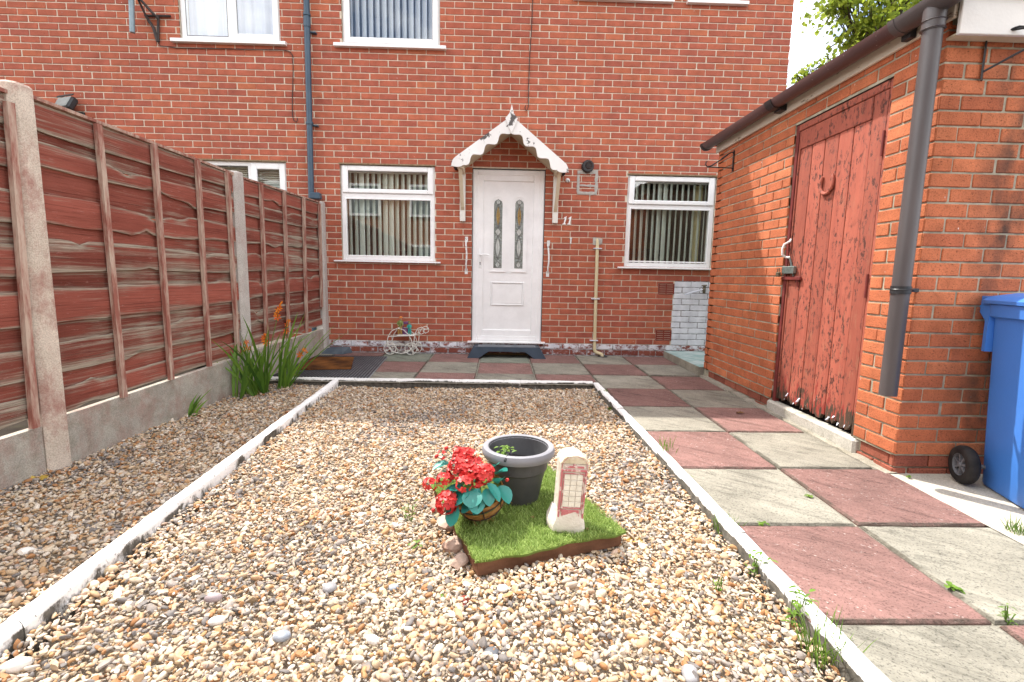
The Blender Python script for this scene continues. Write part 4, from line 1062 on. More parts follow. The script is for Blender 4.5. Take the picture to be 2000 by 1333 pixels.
# gutter along the shed, with its outlet and end cap
gt = thing('gutter', 'brown half round gutter along the top of the outbuilding', 'gutter', (4.13, -2.4, 2.36))
GX, GZ, GR = 4.150, 2.378, .058
def half_round(mb, y0, y1, r, t=.004, z0=0.0, a0=0, a1=180):
    n = 12; A = []; B = []; C2 = []; D2 = []
    for k in range(n+1):
        a = math.radians(180+a0+(a1-a0)*k/n)
        for L, rr, y in ((A, r, y0), (B, r, y1), (C2, r-t, y0), (D2, r-t, y1)):
            dz = z0 - .006*(SYF-y)
            L.append(mb.pt((GX+rr*math.cos(a), y, GZ+dz+rr*math.sin(a))))
    for k in range(n):
        mb.face((A[k], B[k], B[k+1], A[k+1])); mb.face((C2[k], C2[k+1], D2[k+1], D2[k])); mb.face((A[k], A[k+1], C2[k+1], C2[k])); mb.face((B[k], D2[k], D2[k+1], B[k+1]))
    mb.face((A[0], C2[0], D2[0], B[0])); mb.face((A[n], B[n], D2[n], C2[n]))
def half_cap(mb, y, r):
    dz = -.006*(SYF-y)
    mb.prism([(GX+r*math.cos(PI+PI*k/12), y, GZ+dz+r*math.sin(PI+PI*k/12)) for k in range(13)], (0, .012, 0))
mb = MB(); half_round(mb, SYF+.09, -3.55, GR); mb.build('trough', M['gutter'], gt, smooth=True)
mb = MB(); half_round(mb, SYF+.115, SYF+.07, GR+.006); half_cap(mb, SYF+.105, GR+.006); mb.build('end_cap', M['black'], gt, smooth=True)
mb = MB(); half_round(mb, -2.27, -2.36, GR+.008); mb.box(GX+.02, SX-.023, -2.36, -2.27, GZ-.085, GZ-.04); mb.build('union_clip', M['black'], gt, smooth=True)
mb = MB(); half_round(mb, -3.50, -3.90, GR+.007); half_cap(mb, -3.91, GR+.007); half_round(mb, -3.49, -3.53, GR+.011); mb.build('outlet', M['dpipe'], gt, smooth=True)
mb = MB(); mb.box(GX+.03, SX-.023, -3.53, -3.47, GZ-.10, GZ-.045, .004); mb.build('outlet_bracket', M['black'], gt)
sp = thing('downpipe', 'faded brown downpipe ending above the ground at the outbuilding corner', 'drainpipe', (4.14, -3.69, .4))
mb = MB(); px_, py_ = 4.145, -3.715; mb.tube([(px_, py_, .405), (px_, py_, 2.30)], .0415, 20); mb.tube([(px_, py_, 2.22), (px_, py_, 2.36)], .047, 20); mb.build('pipe', M['dpipe'], sp, smooth=True)
mb = MB()
for z in (2.225, 2.262): mb.lathe([(.046, z-.004), (.052, z), (.046, z+.004)], 20, (px_, py_, 0))
mb.build('socket_ring', M['dpipe'], sp, smooth=True)
mb = MB(); mb.tube([(px_, py_, .945), (px_, py_, .985)], .0455, 20); mb.lathe([(.0455, .965), (.048, .968), (.0455, .971)], 20, (px_, py_, 0)); mb.box(px_+.03, 4.25, SYN-.012, SYN-.0005, .955, .975, .002); mb.tube([(px_+.03, py_, .965), (4.215, SYN-.016, .965)], .008, 6); mb.build('pipe_clip', M['black'], sp, smooth=True)
# hanging-basket brackets on the shed
def basket_bracket(name_label, base, dirv, mirror=False, s=1.0):
    t = thing('basket_bracket', name_label, 'bracket', base, 'hanging basket brackets on the outbuilding')
    d = Vector(dirv); up = Vector((0, 0, 1)); B = Vector(base)
    mb = MB(); o = B+d*.006; sd = d.cross(up)*.011
    mb.prism([o+sd, o-sd, o-sd+up*.19*s, o+sd+up*.19*s], d*.006); mb.build('wall_plate', M['black'], t)
    mb = MB(); q = [o+up*.035*s, o+d*.25*s+up*.145*s] if mirror else [o+up*.03*s, o+d*.25*s+up*.035*s]
    mb.tube(q, .0055, 6)
    if mirror: q2 = [o+up*.175*s, o+d*.03*s+up*.20*s, o+d*.09*s+up*.185*s, o+d*.25*s+up*.16*s]
    else: q2 = [o+up*.165*s+d*.005, o+d*.02*s+up*.175*s, o+d*.05*s+up*.160*s, o+d*.12*s+up*.105*s, o+d*.21*s+up*.045*s, o+d*.245*s+up*.035*s, o+d*.262*s+up*.055*s, o+d*.262*s+up*.075*s, o+d*.25*s+up*.085*s]
    mb.tube(q2, .0060, 6); mb.build('arm', M['black'], t, smooth=True)
    mb = MB()                                            # twisted middle
    a, b = (q2[2], q2[3]) if not mirror else (q2[1], q2[3]); n = 14
    for k in range(2): mb.tube([a.lerp(b, i/n*.8+.1)+(sd.normalized()*math.cos(i*1.1+k*PI)+up*math.sin(i*1.1+k*PI))*.006 for i in range(n+1)], .0045, 5)
    mb.build('twist', M['black'], t)
    return t
basket_bracket('small black scrolled bracket on the outbuilding near the house end', (SX, -1.50, 2.02), (-1, 0, 0))
basket_bracket('black twisted bracket on the outbuilding above the blue bin', (4.425, SYN, 2.005), (.62, -.785, 0), True, 1.1)
# mortar fillet where the outbuilding meets the paving
mb = MB()
n = 40
prev = None
for i in range(n+1):
    y = SYF-.02+(SYN-SYF+.02)*i/n; h = gz(y)+.012+uni(-.006, .008); wd = .04+uni(-.012, .014)
    cur = [mb.pt((SX+.03, y, h)), mb.pt((SX+.005, y, h-.004)), mb.pt((SX-wd, y, gz(y)+.003)), mb.pt((SX-wd-.004, y, gz(y)-.02))]
    if prev:
        for k in range(3): mb.face((prev[k], prev[k+1], cur[k+1], cur[k]))
    prev = cur
mb.build('mortar_fillet', M['mortar_bed'], shed)
# green painted step between outbuilding and house
st = MB(); a = at_g(1299, 684, .085); b = at_g(1374, 721, .085)
st.prism([(a.x-.02, -.004, -.1), (5.6, -.004, -.1), (5.6, SYF+.02, -.1), (b.x-.01, SYF+.02, -.1)], (0, 0, .170))
stp = st.build('concrete_step', M['mortar_bed'], origin=(4.3, -.6, 0)); tag(stp, 'low concrete step painted green between the house and the outbuilding', 'step')
g2 = MB(); g2.prism([(a.x-.012, -.006, .070), (5.6, -.006, .070), (5.6, SYF+.022, .070), (b.x+.0, SYF+.022, .070)], (0, 0, .004)); g2.build('painted_top', M['green_paint'], stp)

# ------------------------------------------------------------------ the fence
FA = Vector((.0636, 1, 0)).normalized(); FN = Vector((1, -.0636, 0)).normalized(); F0 = Vector((-.12, -.06, 0))
def at_f(x, y, off=0.0):
    d = ray(x, y); p0 = F0+FN*off
    return CAM + d*((p0-CAM).dot(FN)/d.dot(FN))
def fpt(a, off, z): return F0+FA*a+FN*off+Vector((0, 0, z))
fence = thing('fence', 'red-brown lapped board fence with concrete posts along the left side', 'fence', (-.25, -1.9, -.1))
PA = [-3.530, -1.715, -.005]                        # posts, metres along the fence
def post(a, ztop, mat, lean=0.0):
    mb = MB(); ch = .030
    prof = [(-.062, -.028), (-.036, 0), (.046, 0), (.062, -.020), (.062, -.11), (-.062, -.11)]
    zb = -.28
    mb.prism([fpt(a+x, o, zb) for x, o in prof], Vector((0, 0, ztop-zb))+FA*lean)
    top = [fpt(a+x*.8, o-.006 if o > -.05 else o+.01, ztop+.012)+FA*lean for x, o in prof]
    b = [fpt(a+x, o, ztop)+FA*lean for x, o in prof]
    T = [mb.pt(p) for p in top]; B = [mb.pt(p) for p in b]; mb.face(T)
    for i in range(6): mb.face((B[i], B[(i+1) % 6], T[(i+1) % 6], T[i]))
    return mb.build('post', mat, fence)
post(PA[0], 1.895, M['post']); post(PA[1], 1.845, M['post2']); post(PA[2], 1.845, M['post2'])
BO = -.040
def corners(tl, tr, bl, br):
    a, b, c, d = [at_f(*p, off=BO) for p in (tl, tr, bl, br)]
    e = .10/(b-a).length
    return [a-(b-a)*e, b+(b-a)*e, c-(d-c)*e, d+(d-c)*e]
def waney(n, amp, seed):
    r = random.Random(seed); ph = [(r.uniform(2.5, 7), r.uniform(0, 6.3), r.uniform(.3, 1)) for _ in range(2)] + [(r.uniform(9, 17), r.uniform(0, 6.3), r.uniform(.1, .35)) for _ in range(2)]
    kn = [(r.uniform(0, 1), r.uniform(.02, .05), r.uniform(-1, 1.3)) for _ in range(2)]
    o = []
    for i in range(n+1):
        s = i/n; v = sum(a*math.sin(f*s+p) for f, p, a in ph)*.55
        for c, wd, h in kn: v += h*1.5*math.exp(-((s-c)/wd)**2)
        o.append(v*amp + r.uniform(-.06, .06)*amp)
    return o
def panel(cs, seed, nf, battens, fr, bat_top_ext=.0, top_only=None):
    TL, TR, BL, BR = cs
    pn = link('fence_panel', None, BL, fence); pn.empty_display_size = .1
    r = random.Random(seed)
    def P(s, t, off): return (TL.lerp(TR, s)).lerp(BL.lerp(BR, s), t)+FN*off
    H = (TL-BL).length
    n = 30
    def board(t0, t1, off0, tint, amp, straight_top=False):
        mb = MB(); mb.cur = tint
        u = waney(n, amp/H, r.random()); l = waney(n, amp/H, r.random())
        if straight_top: u = [0]*(n+1)
        rows = []; e = .022/H
        skew = r.uniform(-.006, .006)
        for i in range(n+1):
            s = i/n; a = t0+u[i]+skew*(s-.5); b = t1+l[i]+skew*(s-.5); bow = .003*math.sin(s*5+seed)
            row = []
            for (t, o, ed) in ((a, off0-.009, 1), (a+.001, off0+bow, 1.0), (a+e, off0+.004+bow, .35), ((a+b)/2, off0+.005+bow, 0), (b-e, off0+.006+bow, .35), (b-.001, off0+.003+bow, 1.0), (b, off0-.008, 1)):
                mb.ev = ed; row.append(mb.pt(P(s, t, o)))
            rows.append(row)
        for i in range(n):
            for k in range(6): mb.face((rows[i][k], rows[i][k+1], rows[i+1][k+1], rows[i+1][k]))
            mb.face((rows[i][6], rows[i][0], rows[i+1][0], rows[i+1][6]))
        mb.face(rows[0][::-1]); mb.face(rows[n])
        mb.build('board', M['board'], pn, smooth=True, angle=50)
    fr = [(a+(r.uniform(-.008, .008) if a else 0), b+r.uniform(-.010, .010)) for a, b in fr]
    for k, (t0, t1) in enumerate(fr): board(t0, t1, .0, r.random(), r.uniform(.014, .030), k == 0)
    for k in range(len(fr)-1):
        t0, t1 = fr[k][1]-.025, fr[k+1][0]+.025
        board(t0, t1, -.020, r.random()*.8, .006)
    for (top, bot) in battens:
        a, b = at_f(*top, off=BO+.012), at_f(*bot, off=BO+.012)
        wd = .0175; d = (b-a).normalized()
        mb = MB(); mb.prism([a-FA*wd-d*.0, a+FA*wd, b+FA*wd, b-FA*wd], FN*.026); mb.build('batten', M['batten'], pn)
    mb = MB(); mb.prism([P(0, -.002, -.032), P(0, -.002, .018), P(0, -.012, .020), P(0, -.014, -.032)], P(1, 0, 0)-P(0, 0, 0)); mb.build('capping', M['batten'], pn)
    return pn
def gravel_board(BL, BR, zlow):
    mb = MB(); d = FN*.0
    a, b = BL+FN*.012-Vector((0, 0, .016)), BR+FN*.012-Vector((0, 0, .016))
    mb.prism([a, b, Vector((b.x, b.y, zlow)), Vector((a.x, a.y, zlow))], -FN*.045); mb.build('gravel_board', M['gboard'], fence)
FR = [(0, .085), (.126, .211), (.273, .371), (.424, .53), (.584, .693), (.756, .859), (.916, .995)]
c1_ = corners((63, 196), (445, 339), (119, 808), (467, 694))
panel(c1_, 41, 7, [((186.5, 243), (238, 776)), ((296.5, 283), (331, 742)), ((382, 314), (406, 716)), ((440.5, 337), (461.5, 690))], FR)
c2_ = corners((462, 347), (625, 398), (490, 683), (628, 641))
panel(c2_, 77, 7, [((507, 361), (519, 676)), ((552.5, 375), (562, 661)), ((590.5, 387), (597, 650)), ((622, 398), (626.5, 600))], FR)
p0r_t, p0r_b = at_f(8, 184, off=BO), at_f(76, 828, off=BO)
c0_ = [p0r_t-FA*1.83, p0r_t, p0r_b-FA*1.83-Vector((0, 0, .02)), p0r_b]
panel(c0_, 19, 7, [((12, 200), (63, 836))], FR)
gravel_board(c1_[2], c1_[3], -.3); gravel_board(c2_[2], c2_[3], -.3); gravel_board(c0_[2], c0_[3], -.3)
# the fence goes on behind the viewer: seen only as a reflection in the windows
for k in (1, 2, 3):
    a0 = PA[0]-1.76*(k+1)
    cs = [fpt(a0+.06, BO, 1.84), fpt(a0+1.70, BO, 1.84), fpt(a0+.06, BO, .14), fpt(a0+1.70, BO, .14)]
    if k < 4:
        panel(cs, 90+k, 7, [], FR); gravel_board(cs[2], cs[3], -.3); post(a0, 1.88, M['post'])
post(PA[0]-1.76, 1.89, M['post'])

# ------------------------------------------------------------------ paving
mb = MB()
def gquad(x0, x1, y0, y1, dz): mb.poly([(x0, y0, gz(y0, dz)), (x1, y0, gz(y0, dz)), (x1, y1, gz(y1, dz)), (x0, y1, gz(y1, dz))])
gquad(-.6, 4.30, -1.62, 0.004, -.014); mb.poly([(3.085+.12, -7.0, gz(-7, -.014)), (4.30, -7.0, gz(-7, -.014)), (4.30, -1.6, gz(-1.6, -.014)), (3.01, -1.6, gz(-1.6, -.014))])
paving = mb.build('paving', M['mortar_bed'], origin=(3, -2, 0), kind='structure')
random.seed(14)
def slab(x0, x1, y0, y1, mat, dz=0.0):
    mb = MB(); mb.cur = rnd()
    g_ = .0045
    ang = math.atan(GS)+uni(-.007, .007); c = Vector(((x0+x1)/2, (y0+y1)/2, gz((y0+y1)/2)+dz+uni(-.004, .004)))
    mb.M = Matrix.Translation(c) @ Matrix.Rotation(ang, 4, 'X') @ Matrix.Rotation(uni(-.004, .004), 4, 'Y') @ Matrix.Rotation(uni(-.005, .005), 4, 'Z')
    w2, h2 = (x1-x0)/2-g_-uni(0, .002), (y1-y0)/2-g_-uni(0, .002)
    # slightly uneven arrises
    n = 8; ring = []
    for (ax, ay, bx, by) in ((-w2, -h2, w2, -h2), (w2, -h2, w2, h2), (w2, h2, -w2, h2), (-w2, h2, -w2, -h2)):
        for k in range(n): t = k/n; ring.append((ax+(bx-ax)*t, ay+(by-ay)*t))
    top = []; mid = []; bot = []
    for (x, y) in ring:
        j = uni(.004, .010); sx, sy = (1-j/w2), (1-j/h2); j2 = uni(-.0015, .0015)
        mb.ev = 1.0; top.append(mb.pt((x*sx, y*sy, 0))); mid.append(mb.pt((x+j2, y+j2, -.007-uni(0, .003)))); bot.append(mb.pt((x, y, -.045)))
    N = len(ring); mb.ev = .25; in1 = [mb.pt((x*(1-.016/w2), y*(1-.016/h2), uni(-.0004, .0006))) for x, y in ring]; mb.ev = 0.0; in2 = [mb.pt((x*(1-.045/w2), y*(1-.045/h2), uni(-.0004, .0008))) for x, y in ring]
    for k in range(N): k2 = (k+1) % N; mb.face((top[k], top[k2], in1[k2], in1[k])); mb.face((in1[k], in1[k2], in2[k2], in2[k]))
    mb.face(in2)
    for k in range(N):
        k2 = (k+1) % N; mb.face((mid[k], mid[k2], top[k2], top[k])); mb.face((bot[k], bot[k2], mid[k2], mid[k]))
    mb.build('paving_slab', mat, paving, origin=c)
XJ = [-.60, .005, .610, 1.215, 1.820, 2.425, 3.030, 3.642, 4.232]
YJ = [-.012, -.600, -1.205, -1.800, -2.405, -3.010, -3.632, -4.245, -4.845, -5.45, -6.05]
for i in range(10):
    for k in range(8):
        if k < 6 and i > 2: continue
        x0, x1, y0, y1 = XJ[k], XJ[k+1], YJ[i+1], YJ[i]
        if k < 6 and i == 2: y0 = -1.545
        if k == 0: x0 = -.33
        if k == 6: x0 = 3.05 if i > 2 else x0
        if k == 7 and y0 > SYN-.1: x1 = 4.190
        red = (i+(k-6)) % 2 == 1
        mat = M['slab_red'] if red else M['slab_grey']
        if not red and i == 0 and k in (2, 4): mat = M['slab_green']
        slab(x0, x1, y0, y1, mat)
# concrete apron beside the path, where the bin stands
mb = MB(); mb.poly([(4.236, SYN+.03, -.2), (8.5, SYN+.03, -.2), (8.5, -8, -.2), (4.236, -8, -.2)][::-1]); 
def ap(x, y): return (x, y, gz(y, -.001)+.003*max(0, x-4.4))
nx, ny = 14, 8; G = [[mb.pt(ap(4.2215+4.2*(i/nx), SYN+.03-1.08*(j/ny)-(.25*(i/nx) if j == ny else 0))) for j in range(ny+1)] for i in range(nx+1)]
for i in range(nx):
    for j in range(ny): mb.face((G[i][j], G[i][j+1], G[i+1][j+1], G[i+1][j]))
mb.build('concrete_apron', M['apron'], kind='structure', smooth=True)
mb = MB(); mb.poly([(4.236, -4.74, -.075), (4.236, -9, -.11), (9, -9, -.11), (9, -4.95, -.075)]); mb.build('soil', M['soil'], kind='structure')

# ------------------------------------------------------------------ kerbs round the gravel
def kerb_run(name, segs):
    ro = link(name, None, segs[0][0]); ro['kind'] = 'structure'; ro.empty_display_size = .1
    for (a, b, wd, hgt, rnd_) in segs:
        a, b = Vector(a), Vector(b); d = (b-a); L = d.length; d.normalize(); s = Vector((-d.y, d.x, 0)).normalized()
        mb = MB(); n = max(6, int(L/.05))
        if rnd_: prof = [(-wd/2, -hgt), (-wd/2, -.030), (-wd*.42, -.012), (-wd*.24, -.002), (0, .002), (wd*.24, -.002), (wd*.42, -.012), (wd/2, -.030), (wd/2, -hgt)]
        else: prof = [(-wd*.52, -hgt), (-wd*.5, -.024), (-wd*.42, -.008), (-wd*.30, 0), (wd*.36, 0), (wd/2, -.009), (wd/2, -hgt)]
        prev = None
        for i in range(n+1):
            c = a+d*(.0008+(L-.0016)*i/n)
            row = [mb.pt(c+s*(p[0]+uni(-.0025, .0025))+Vector((0, 0, p[1]+uni(-.0022, .0022)))) for p in prof]
            if prev:
                for k in range(len(prof)-1): mb.face((prev[k], row[k], row[k+1], prev[k+1]))
            else: mb.face(row)
            prev = row
        mb.face(prev[::-1]); mb.build('kerb_stone', M['kerb2' if rnd_ else 'kerb'], ro, smooth=True, angle=35)
def KX(y): return 3.000+(-1.6-y)*.0255
def KL(y): return .490+(-1.66-y)*.0385
def zk(y): return gz(y, .012)
ys = [-1.60, -2.50, -3.42, -4.34, -5.26, -6.2]
kerb_run('kerb_right_of_gravel', [((KX(a), a, zk(a)+uni(-.003, .003)), (KX(b), b, zk(b)+uni(-.003, .003)), .060, .16, False) for a, b in zip(ys[:-1], ys[1:])])
ys = [-1.60, -2.16, -3.05, -3.95, -4.85, -6.1]
kerb_run('kerb_left_of_gravel', [((KL(a), a, zk(a)-.004), (KL(b), b, zk(b)-.004+uni(-.004, .004)), .064, .16, True) for a, b in zip(ys[:-1], ys[1:])])
xs = [-.30, .47, 1.37, 2.27, 2.972]
kerb_run('kerb_behind_gravel', [((a, -1.572, zk(-1.57)), (b, -1.572, zk(-1.57)), .050, .16, False) for a, b in zip(xs[:-1], xs[1:])])

# ------------------------------------------------------------------ gravel
mb = MB(); mb.poly([(-.6, -1.59, gz(-1.6, -.125)), (3.05, -1.59, gz(-1.6, -.125)), (3.15, -6.6, gz(-6.6, -.125)), (-.6, -6.6, gz(-6.6, -.125))][::-1])
mb.build('gravel_bed', M['bed'], kind='structure')
src = bpy.data.collections.new('gravel stones')
rng = np.random.default_rng(7)
import bmesh
for i in range(14):
    bm = bmesh.new(); bmesh.ops.create_icosphere(bm, subdivisions=2, radius=.5)
    ax = np.array([1.0, rng.uniform(.55, .9), rng.uniform(.34, .6)])
    dirs = rng.normal(size=(10, 3)); dirs /= np.linalg.norm(dirs, axis=1)[:, None]; off = rng.uniform(.20, .40, 10)
    for v_ in bm.verts:
        p = np.array(v_.co)
        for d_, o_ in zip(dirs, off):                 # flat broken faces
            t = p @ d_
            if t > o_: p = p - d_*(t-o_)*(.9 if i % 3 else .55)
        p = p*ax*(1+rng.normal()*.02)
        v_.co = p
    me = bpy.data.meshes.new('stone'); bm.to_mesh(me); bm.free(); me.materials.append(M['stone'])
    if i % 3 == 0: me.polygons.foreach_set('use_smooth', [True]*len(me.polygons))
    else:
        me.polygons.foreach_set('use_smooth', [True]*len(me.polygons)); me.set_sharp_from_angle(angle=math.radians(28))
    ob = bpy.data.objects.new('stone', me); src.objects.link(ob)
ng = bpy.data.node_groups.new('gravel', 'GeometryNodeTree')
ng.interface.new_socket('Geometry', in_out='INPUT', socket_type='NodeSocketGeometry'); ng.interface.new_socket('Geometry', in_out='OUTPUT', socket_type='NodeSocketGeometry')
gi = ng.nodes.new('NodeGroupInput'); go = ng.nodes.new('NodeGroupOutput'); ip = ng.nodes.new('GeometryNodeInstanceOnPoints'); ci = ng.nodes.new('GeometryNodeCollectionInfo')
ci.inputs['Collection'].default_value = src; ci.inputs['Separate Children'].default_value = True; ci.inputs['Reset Children'].default_value = True
def nattr(nm, t):
    a = ng.nodes.new('GeometryNodeInputNamedAttribute'); a.data_type = t; a.inputs['Name'].default_value = nm; return a.outputs['Attribute']
e2r = ng.nodes.new('FunctionNodeEulerToRotation')
ng.links.new(nattr('rot', 'FLOAT_VECTOR'), e2r.inputs[0]); ng.links.new(e2r.outputs[0], ip.inputs['Rotation'])
ng.links.new(nattr('scl', 'FLOAT_VECTOR'), ip.inputs['Scale']); ng.links.new(nattr('idx', 'INT'), ip.inputs['Instance Index'])
ip.inputs['Pick Instance'].default_value = True
ng.links.new(gi.outputs[0], ip.inputs['Points']); ng.links.new(ci.outputs[0], ip.inputs['Instance']); ng.links.new(ip.outputs[0], go.inputs[0])
def gravel(name, label, near, inside, x0, x1, y0, y1, dens, zoff, size_mul=1.0, holes=()):
    step = 1/math.sqrt(dens)
    X, Y = np.meshgrid(np.arange(x0, x1, step), np.arange(y0, y1, step))
    X = X.ravel()+rng.uniform(-.62, .62, X.size)*step; Y = Y.ravel()+rng.uniform(-.62, .62, Y.size)*step
    k = inside(X, Y)
    for (hx, hy, hr) in holes: k &= (X-hx)**2+(Y-hy)**2 > hr*hr
    X, Y = X[k], Y[k]; n = X.size
    L = np.clip(rng.lognormal(math.log(.0195), .38, n), .009, .052)*size_mul
    und = .010*np.sin(X*3.1+1)*np.sin(Y*2.3)+.006*np.sin(X*9+Y*7)
    Z = GS*Y+zoff+und+rng.uniform(-.004, .013, n)+near(X, Y)
    small = rng.uniform(0, 1, n) < .22; L[small] *= .6; Z[small] -= .004
    rot = np.stack([rng.normal(0, .42, n), rng.normal(0, .42, n), rng.uniform(0, 2*PI, n)], 1)
    scl = np.stack([L*rng.uniform(.95, 1.3, n), L*rng.uniform(.8, 1.1, n), L*rng.uniform(.75, 1.15, n)], 1)
    me = bpy.data.meshes.new(name); o = Vector(((x0+x1)/2, (y0+y1)/2, zoff))
    me.vertices.add(n); me.vertices.foreach_set('co', (np.stack([X, Y, Z], 1)-np.array(o)).ravel())
    for nm, t, dt in (('rot', 'FLOAT_VECTOR', rot), ('scl', 'FLOAT_VECTOR', scl)):
        a = me.attributes.new(nm, t, 'POINT'); a.data.foreach_set('vector', dt.ravel())
    a = me.attributes.new('idx', 'INT', 'POINT'); a.data.foreach_set('value', rng.integers(0, 14, n).astype(np.int32))
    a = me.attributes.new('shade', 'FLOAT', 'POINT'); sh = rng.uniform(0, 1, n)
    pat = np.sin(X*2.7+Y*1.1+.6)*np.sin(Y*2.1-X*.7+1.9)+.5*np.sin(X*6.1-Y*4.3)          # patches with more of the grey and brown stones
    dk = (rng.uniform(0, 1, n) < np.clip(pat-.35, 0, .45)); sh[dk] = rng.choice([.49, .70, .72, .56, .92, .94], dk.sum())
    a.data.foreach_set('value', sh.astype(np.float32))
    me.materials.append(M['stone'])
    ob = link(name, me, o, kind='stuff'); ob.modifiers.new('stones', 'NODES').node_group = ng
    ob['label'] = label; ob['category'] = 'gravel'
    return ob
def near_bed(X, Y):
    r = np.clip(1-((3.000+(-1.6-Y)*.0255)-X)/.30, 0, 1); l = np.clip(1-(X-(.490+(-1.66-Y)*.0385))/.13, 0, 1); b = np.clip(1-(-1.6-Y)/.25, 0, 1)
    dx, dy = X-2.09, Y+4.03; u = np.abs(dx*.9375+dy*.348); v = np.abs(-dx*.348+dy*.9375)      # scooped out round the grass mat
    d = np.sqrt(np.clip(u-.331, 0, 9)**2+np.clip(v-.385, 0, 9)**2)
    return .020*r**1.2+.014*l-.012*b-.030*np.exp(-(d/.085)**2)
def near_strip(X, Y):
    l = np.clip(1-((.490+(-1.66-Y)*.0385)-X)/.13, 0, 1); return .016*l
kxl = lambda Y: .490+(-1.66-Y)*.0385
GLV = -.062
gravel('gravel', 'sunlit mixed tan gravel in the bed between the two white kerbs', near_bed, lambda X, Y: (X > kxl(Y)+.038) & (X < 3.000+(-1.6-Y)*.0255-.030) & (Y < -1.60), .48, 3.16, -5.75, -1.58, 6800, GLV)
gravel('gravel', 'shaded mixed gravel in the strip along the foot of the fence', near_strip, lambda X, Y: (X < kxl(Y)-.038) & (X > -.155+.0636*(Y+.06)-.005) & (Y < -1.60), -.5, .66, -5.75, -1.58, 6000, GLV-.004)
# ------------------------------------------------------------------ props on the gravel
random.seed(51)
GTOP = lambda y: gz(y, -.080)
# the square of artificial grass on its slab
FL_, FR_ = Vector((1.985, -4.530, 0)), Vector((2.605, -4.300, 0))
fr = (FR_-FL_).normalized(); bk = Vector((-fr.y, fr.x, 0)); TW, TD = (FR_-FL_).length, .77
tz = gz(-4.2, -.010)
turf = thing('grass_mat', 'square of artificial grass on a brown slab in the middle of the gravel', 'artificial grass', tuple(FL_+fr*TW/2+bk*TD/2+Vector((0, 0, tz-.06))))
def tpt(u, v, z=0): return FL_+fr*u+bk*v+Vector((0, 0, tz+z))
mb = MB(); mb.prism([tpt(.012, .014, -.012), tpt(TW-.012, .012, -.012), tpt(TW-.014, TD-.012, -.012), tpt(.012, TD-.012, -.012)], (0, 0, -.055)); mb.build('slab', M['brown_slab'], turf)
mb = MB(); n = 22
def edgej(t, s): return .008*math.sin(t*11+s)+.005*math.sin(t*31+s*2)
ring = [(t/n*TW, edgej(t/n, 1)) for t in range(n)] + [(TW+edgej(t/n, 2), t/n*TD) for t in range(n)] + [(TW-t/n*TW, TD+edgej(t/n, 3)) for t in range(n)] + [(edgej(t/n, 4), TD-t/n*TD) for t in range(n)]
mb.prism([tpt(u, v, -.010) for u, v in ring], (0, 0, .009)); mb.build('turf_backing', M['turf_base'], turf)
v_ = []; f_ = []; tint = []
r2 = np.random.default_rng(5)
N = 15000
for i in range(N):
    u = r2.uniform(-.004, TW+.004); v = r2.uniform(-.004, TD+.004); a = r2.uniform(0, 2*PI); h = r2.uniform(.010, .023); ln = r2.uniform(.004, .020)
    b = tpt(u, v, -.002); la = r2.uniform(0, 2*PI); top = b+Vector((math.cos(la)*ln, math.sin(la)*ln, h)); midp = b.lerp(top, .5)+Vector((0, 0, .003)); w_ = Vector((math.cos(a), math.sin(a), 0))*r2.uniform(.0009, .0017)
    k = len(v_); v_ += [b-w_, b+w_, midp+w_*.8, midp-w_*.8, top]; f_ += [(k, k+1, k+2, k+3), (k+3, k+2, k+4)]
    tt = r2.uniform(0, 1)**1.3; tint += [tt*.8, tt]
mb = MB(); mb.v = v_; mb.f = f_; mb.t = tint; mb.e = [0]*len(v_); mb.build('turf_blades', M['turf'], turf, kind='stuff')
# broken stone along its left edge and at the front corner
def rock(c, sx, sy, sz, mat, seed):
    r = random.Random(seed); bm = bmesh.new(); bmesh.ops.create_icosphere(bm, subdivisions=2, radius=1)
    dirs = [Vector((r.gauss(0, 1), r.gauss(0, 1), r.gauss(0, 1))).normalized() for _ in range(9)]; off = [r.uniform(.55, .85) for _ in dirs]
    rz = r.uniform(0, 3)
    mb = MB()
    for vv in bm.verts:
        p = vv.co.copy()
        for d_, o_ in zip(dirs, off):
            t = p.dot(d_)
            if t > o_: p -= d_*(t-o_)*.95
        p *= 1+r.uniform(-.04, .04)
        p = Vector((p.x*sx, p.y*sy, p.z*sz)); p.rotate(Euler((r.uniform(-.0, .0), 0, rz))); mb.v.append(Vector(c)+p)
    mb.e = [0]*len(mb.v); mb.f = [tuple(x.index for x in f.verts) for f in bm.faces]; mb.t = [.5]*len(mb.f); bm.free()
    return mb
RK = [((1.80, -3.96), (.065, .095, .055), 'long pink stone beside the flower basket on the left'), ((1.845, -4.10), (.060, .080, .050), 'pink broken stone at the middle of the mat left edge'),
      ((1.885, -4.30), (.045, .055, .042), 'jagged pink stone against the left edge of the grass mat'), ((1.915, -4.42), (.038, .046, .034), 'small broken stone near the front left mat corner'), ((1.95, -4.66), (.040, .030, .026), 'red brick fragment below the front mat corner'),
      ((2.09, -4.58), (.050, .016, .016), 'flat red shard under the front edge of the mat'), ((2.21, -4.52), (.040, .020, .018), 'second red shard under the mat front, towards the ornament')]
for i, ((x, y), s, lb) in enumerate(RK):
    o = rock((x, y, GTOP(y)+s[2]*.25), *s, M['rubble' if i < 4 else 'airbrick'], 60+i).build('broken_stone', M['rubble' if i < 4 else 'airbrick']); tag(o, lb, 'stone', 'broken stones round the grass mat')

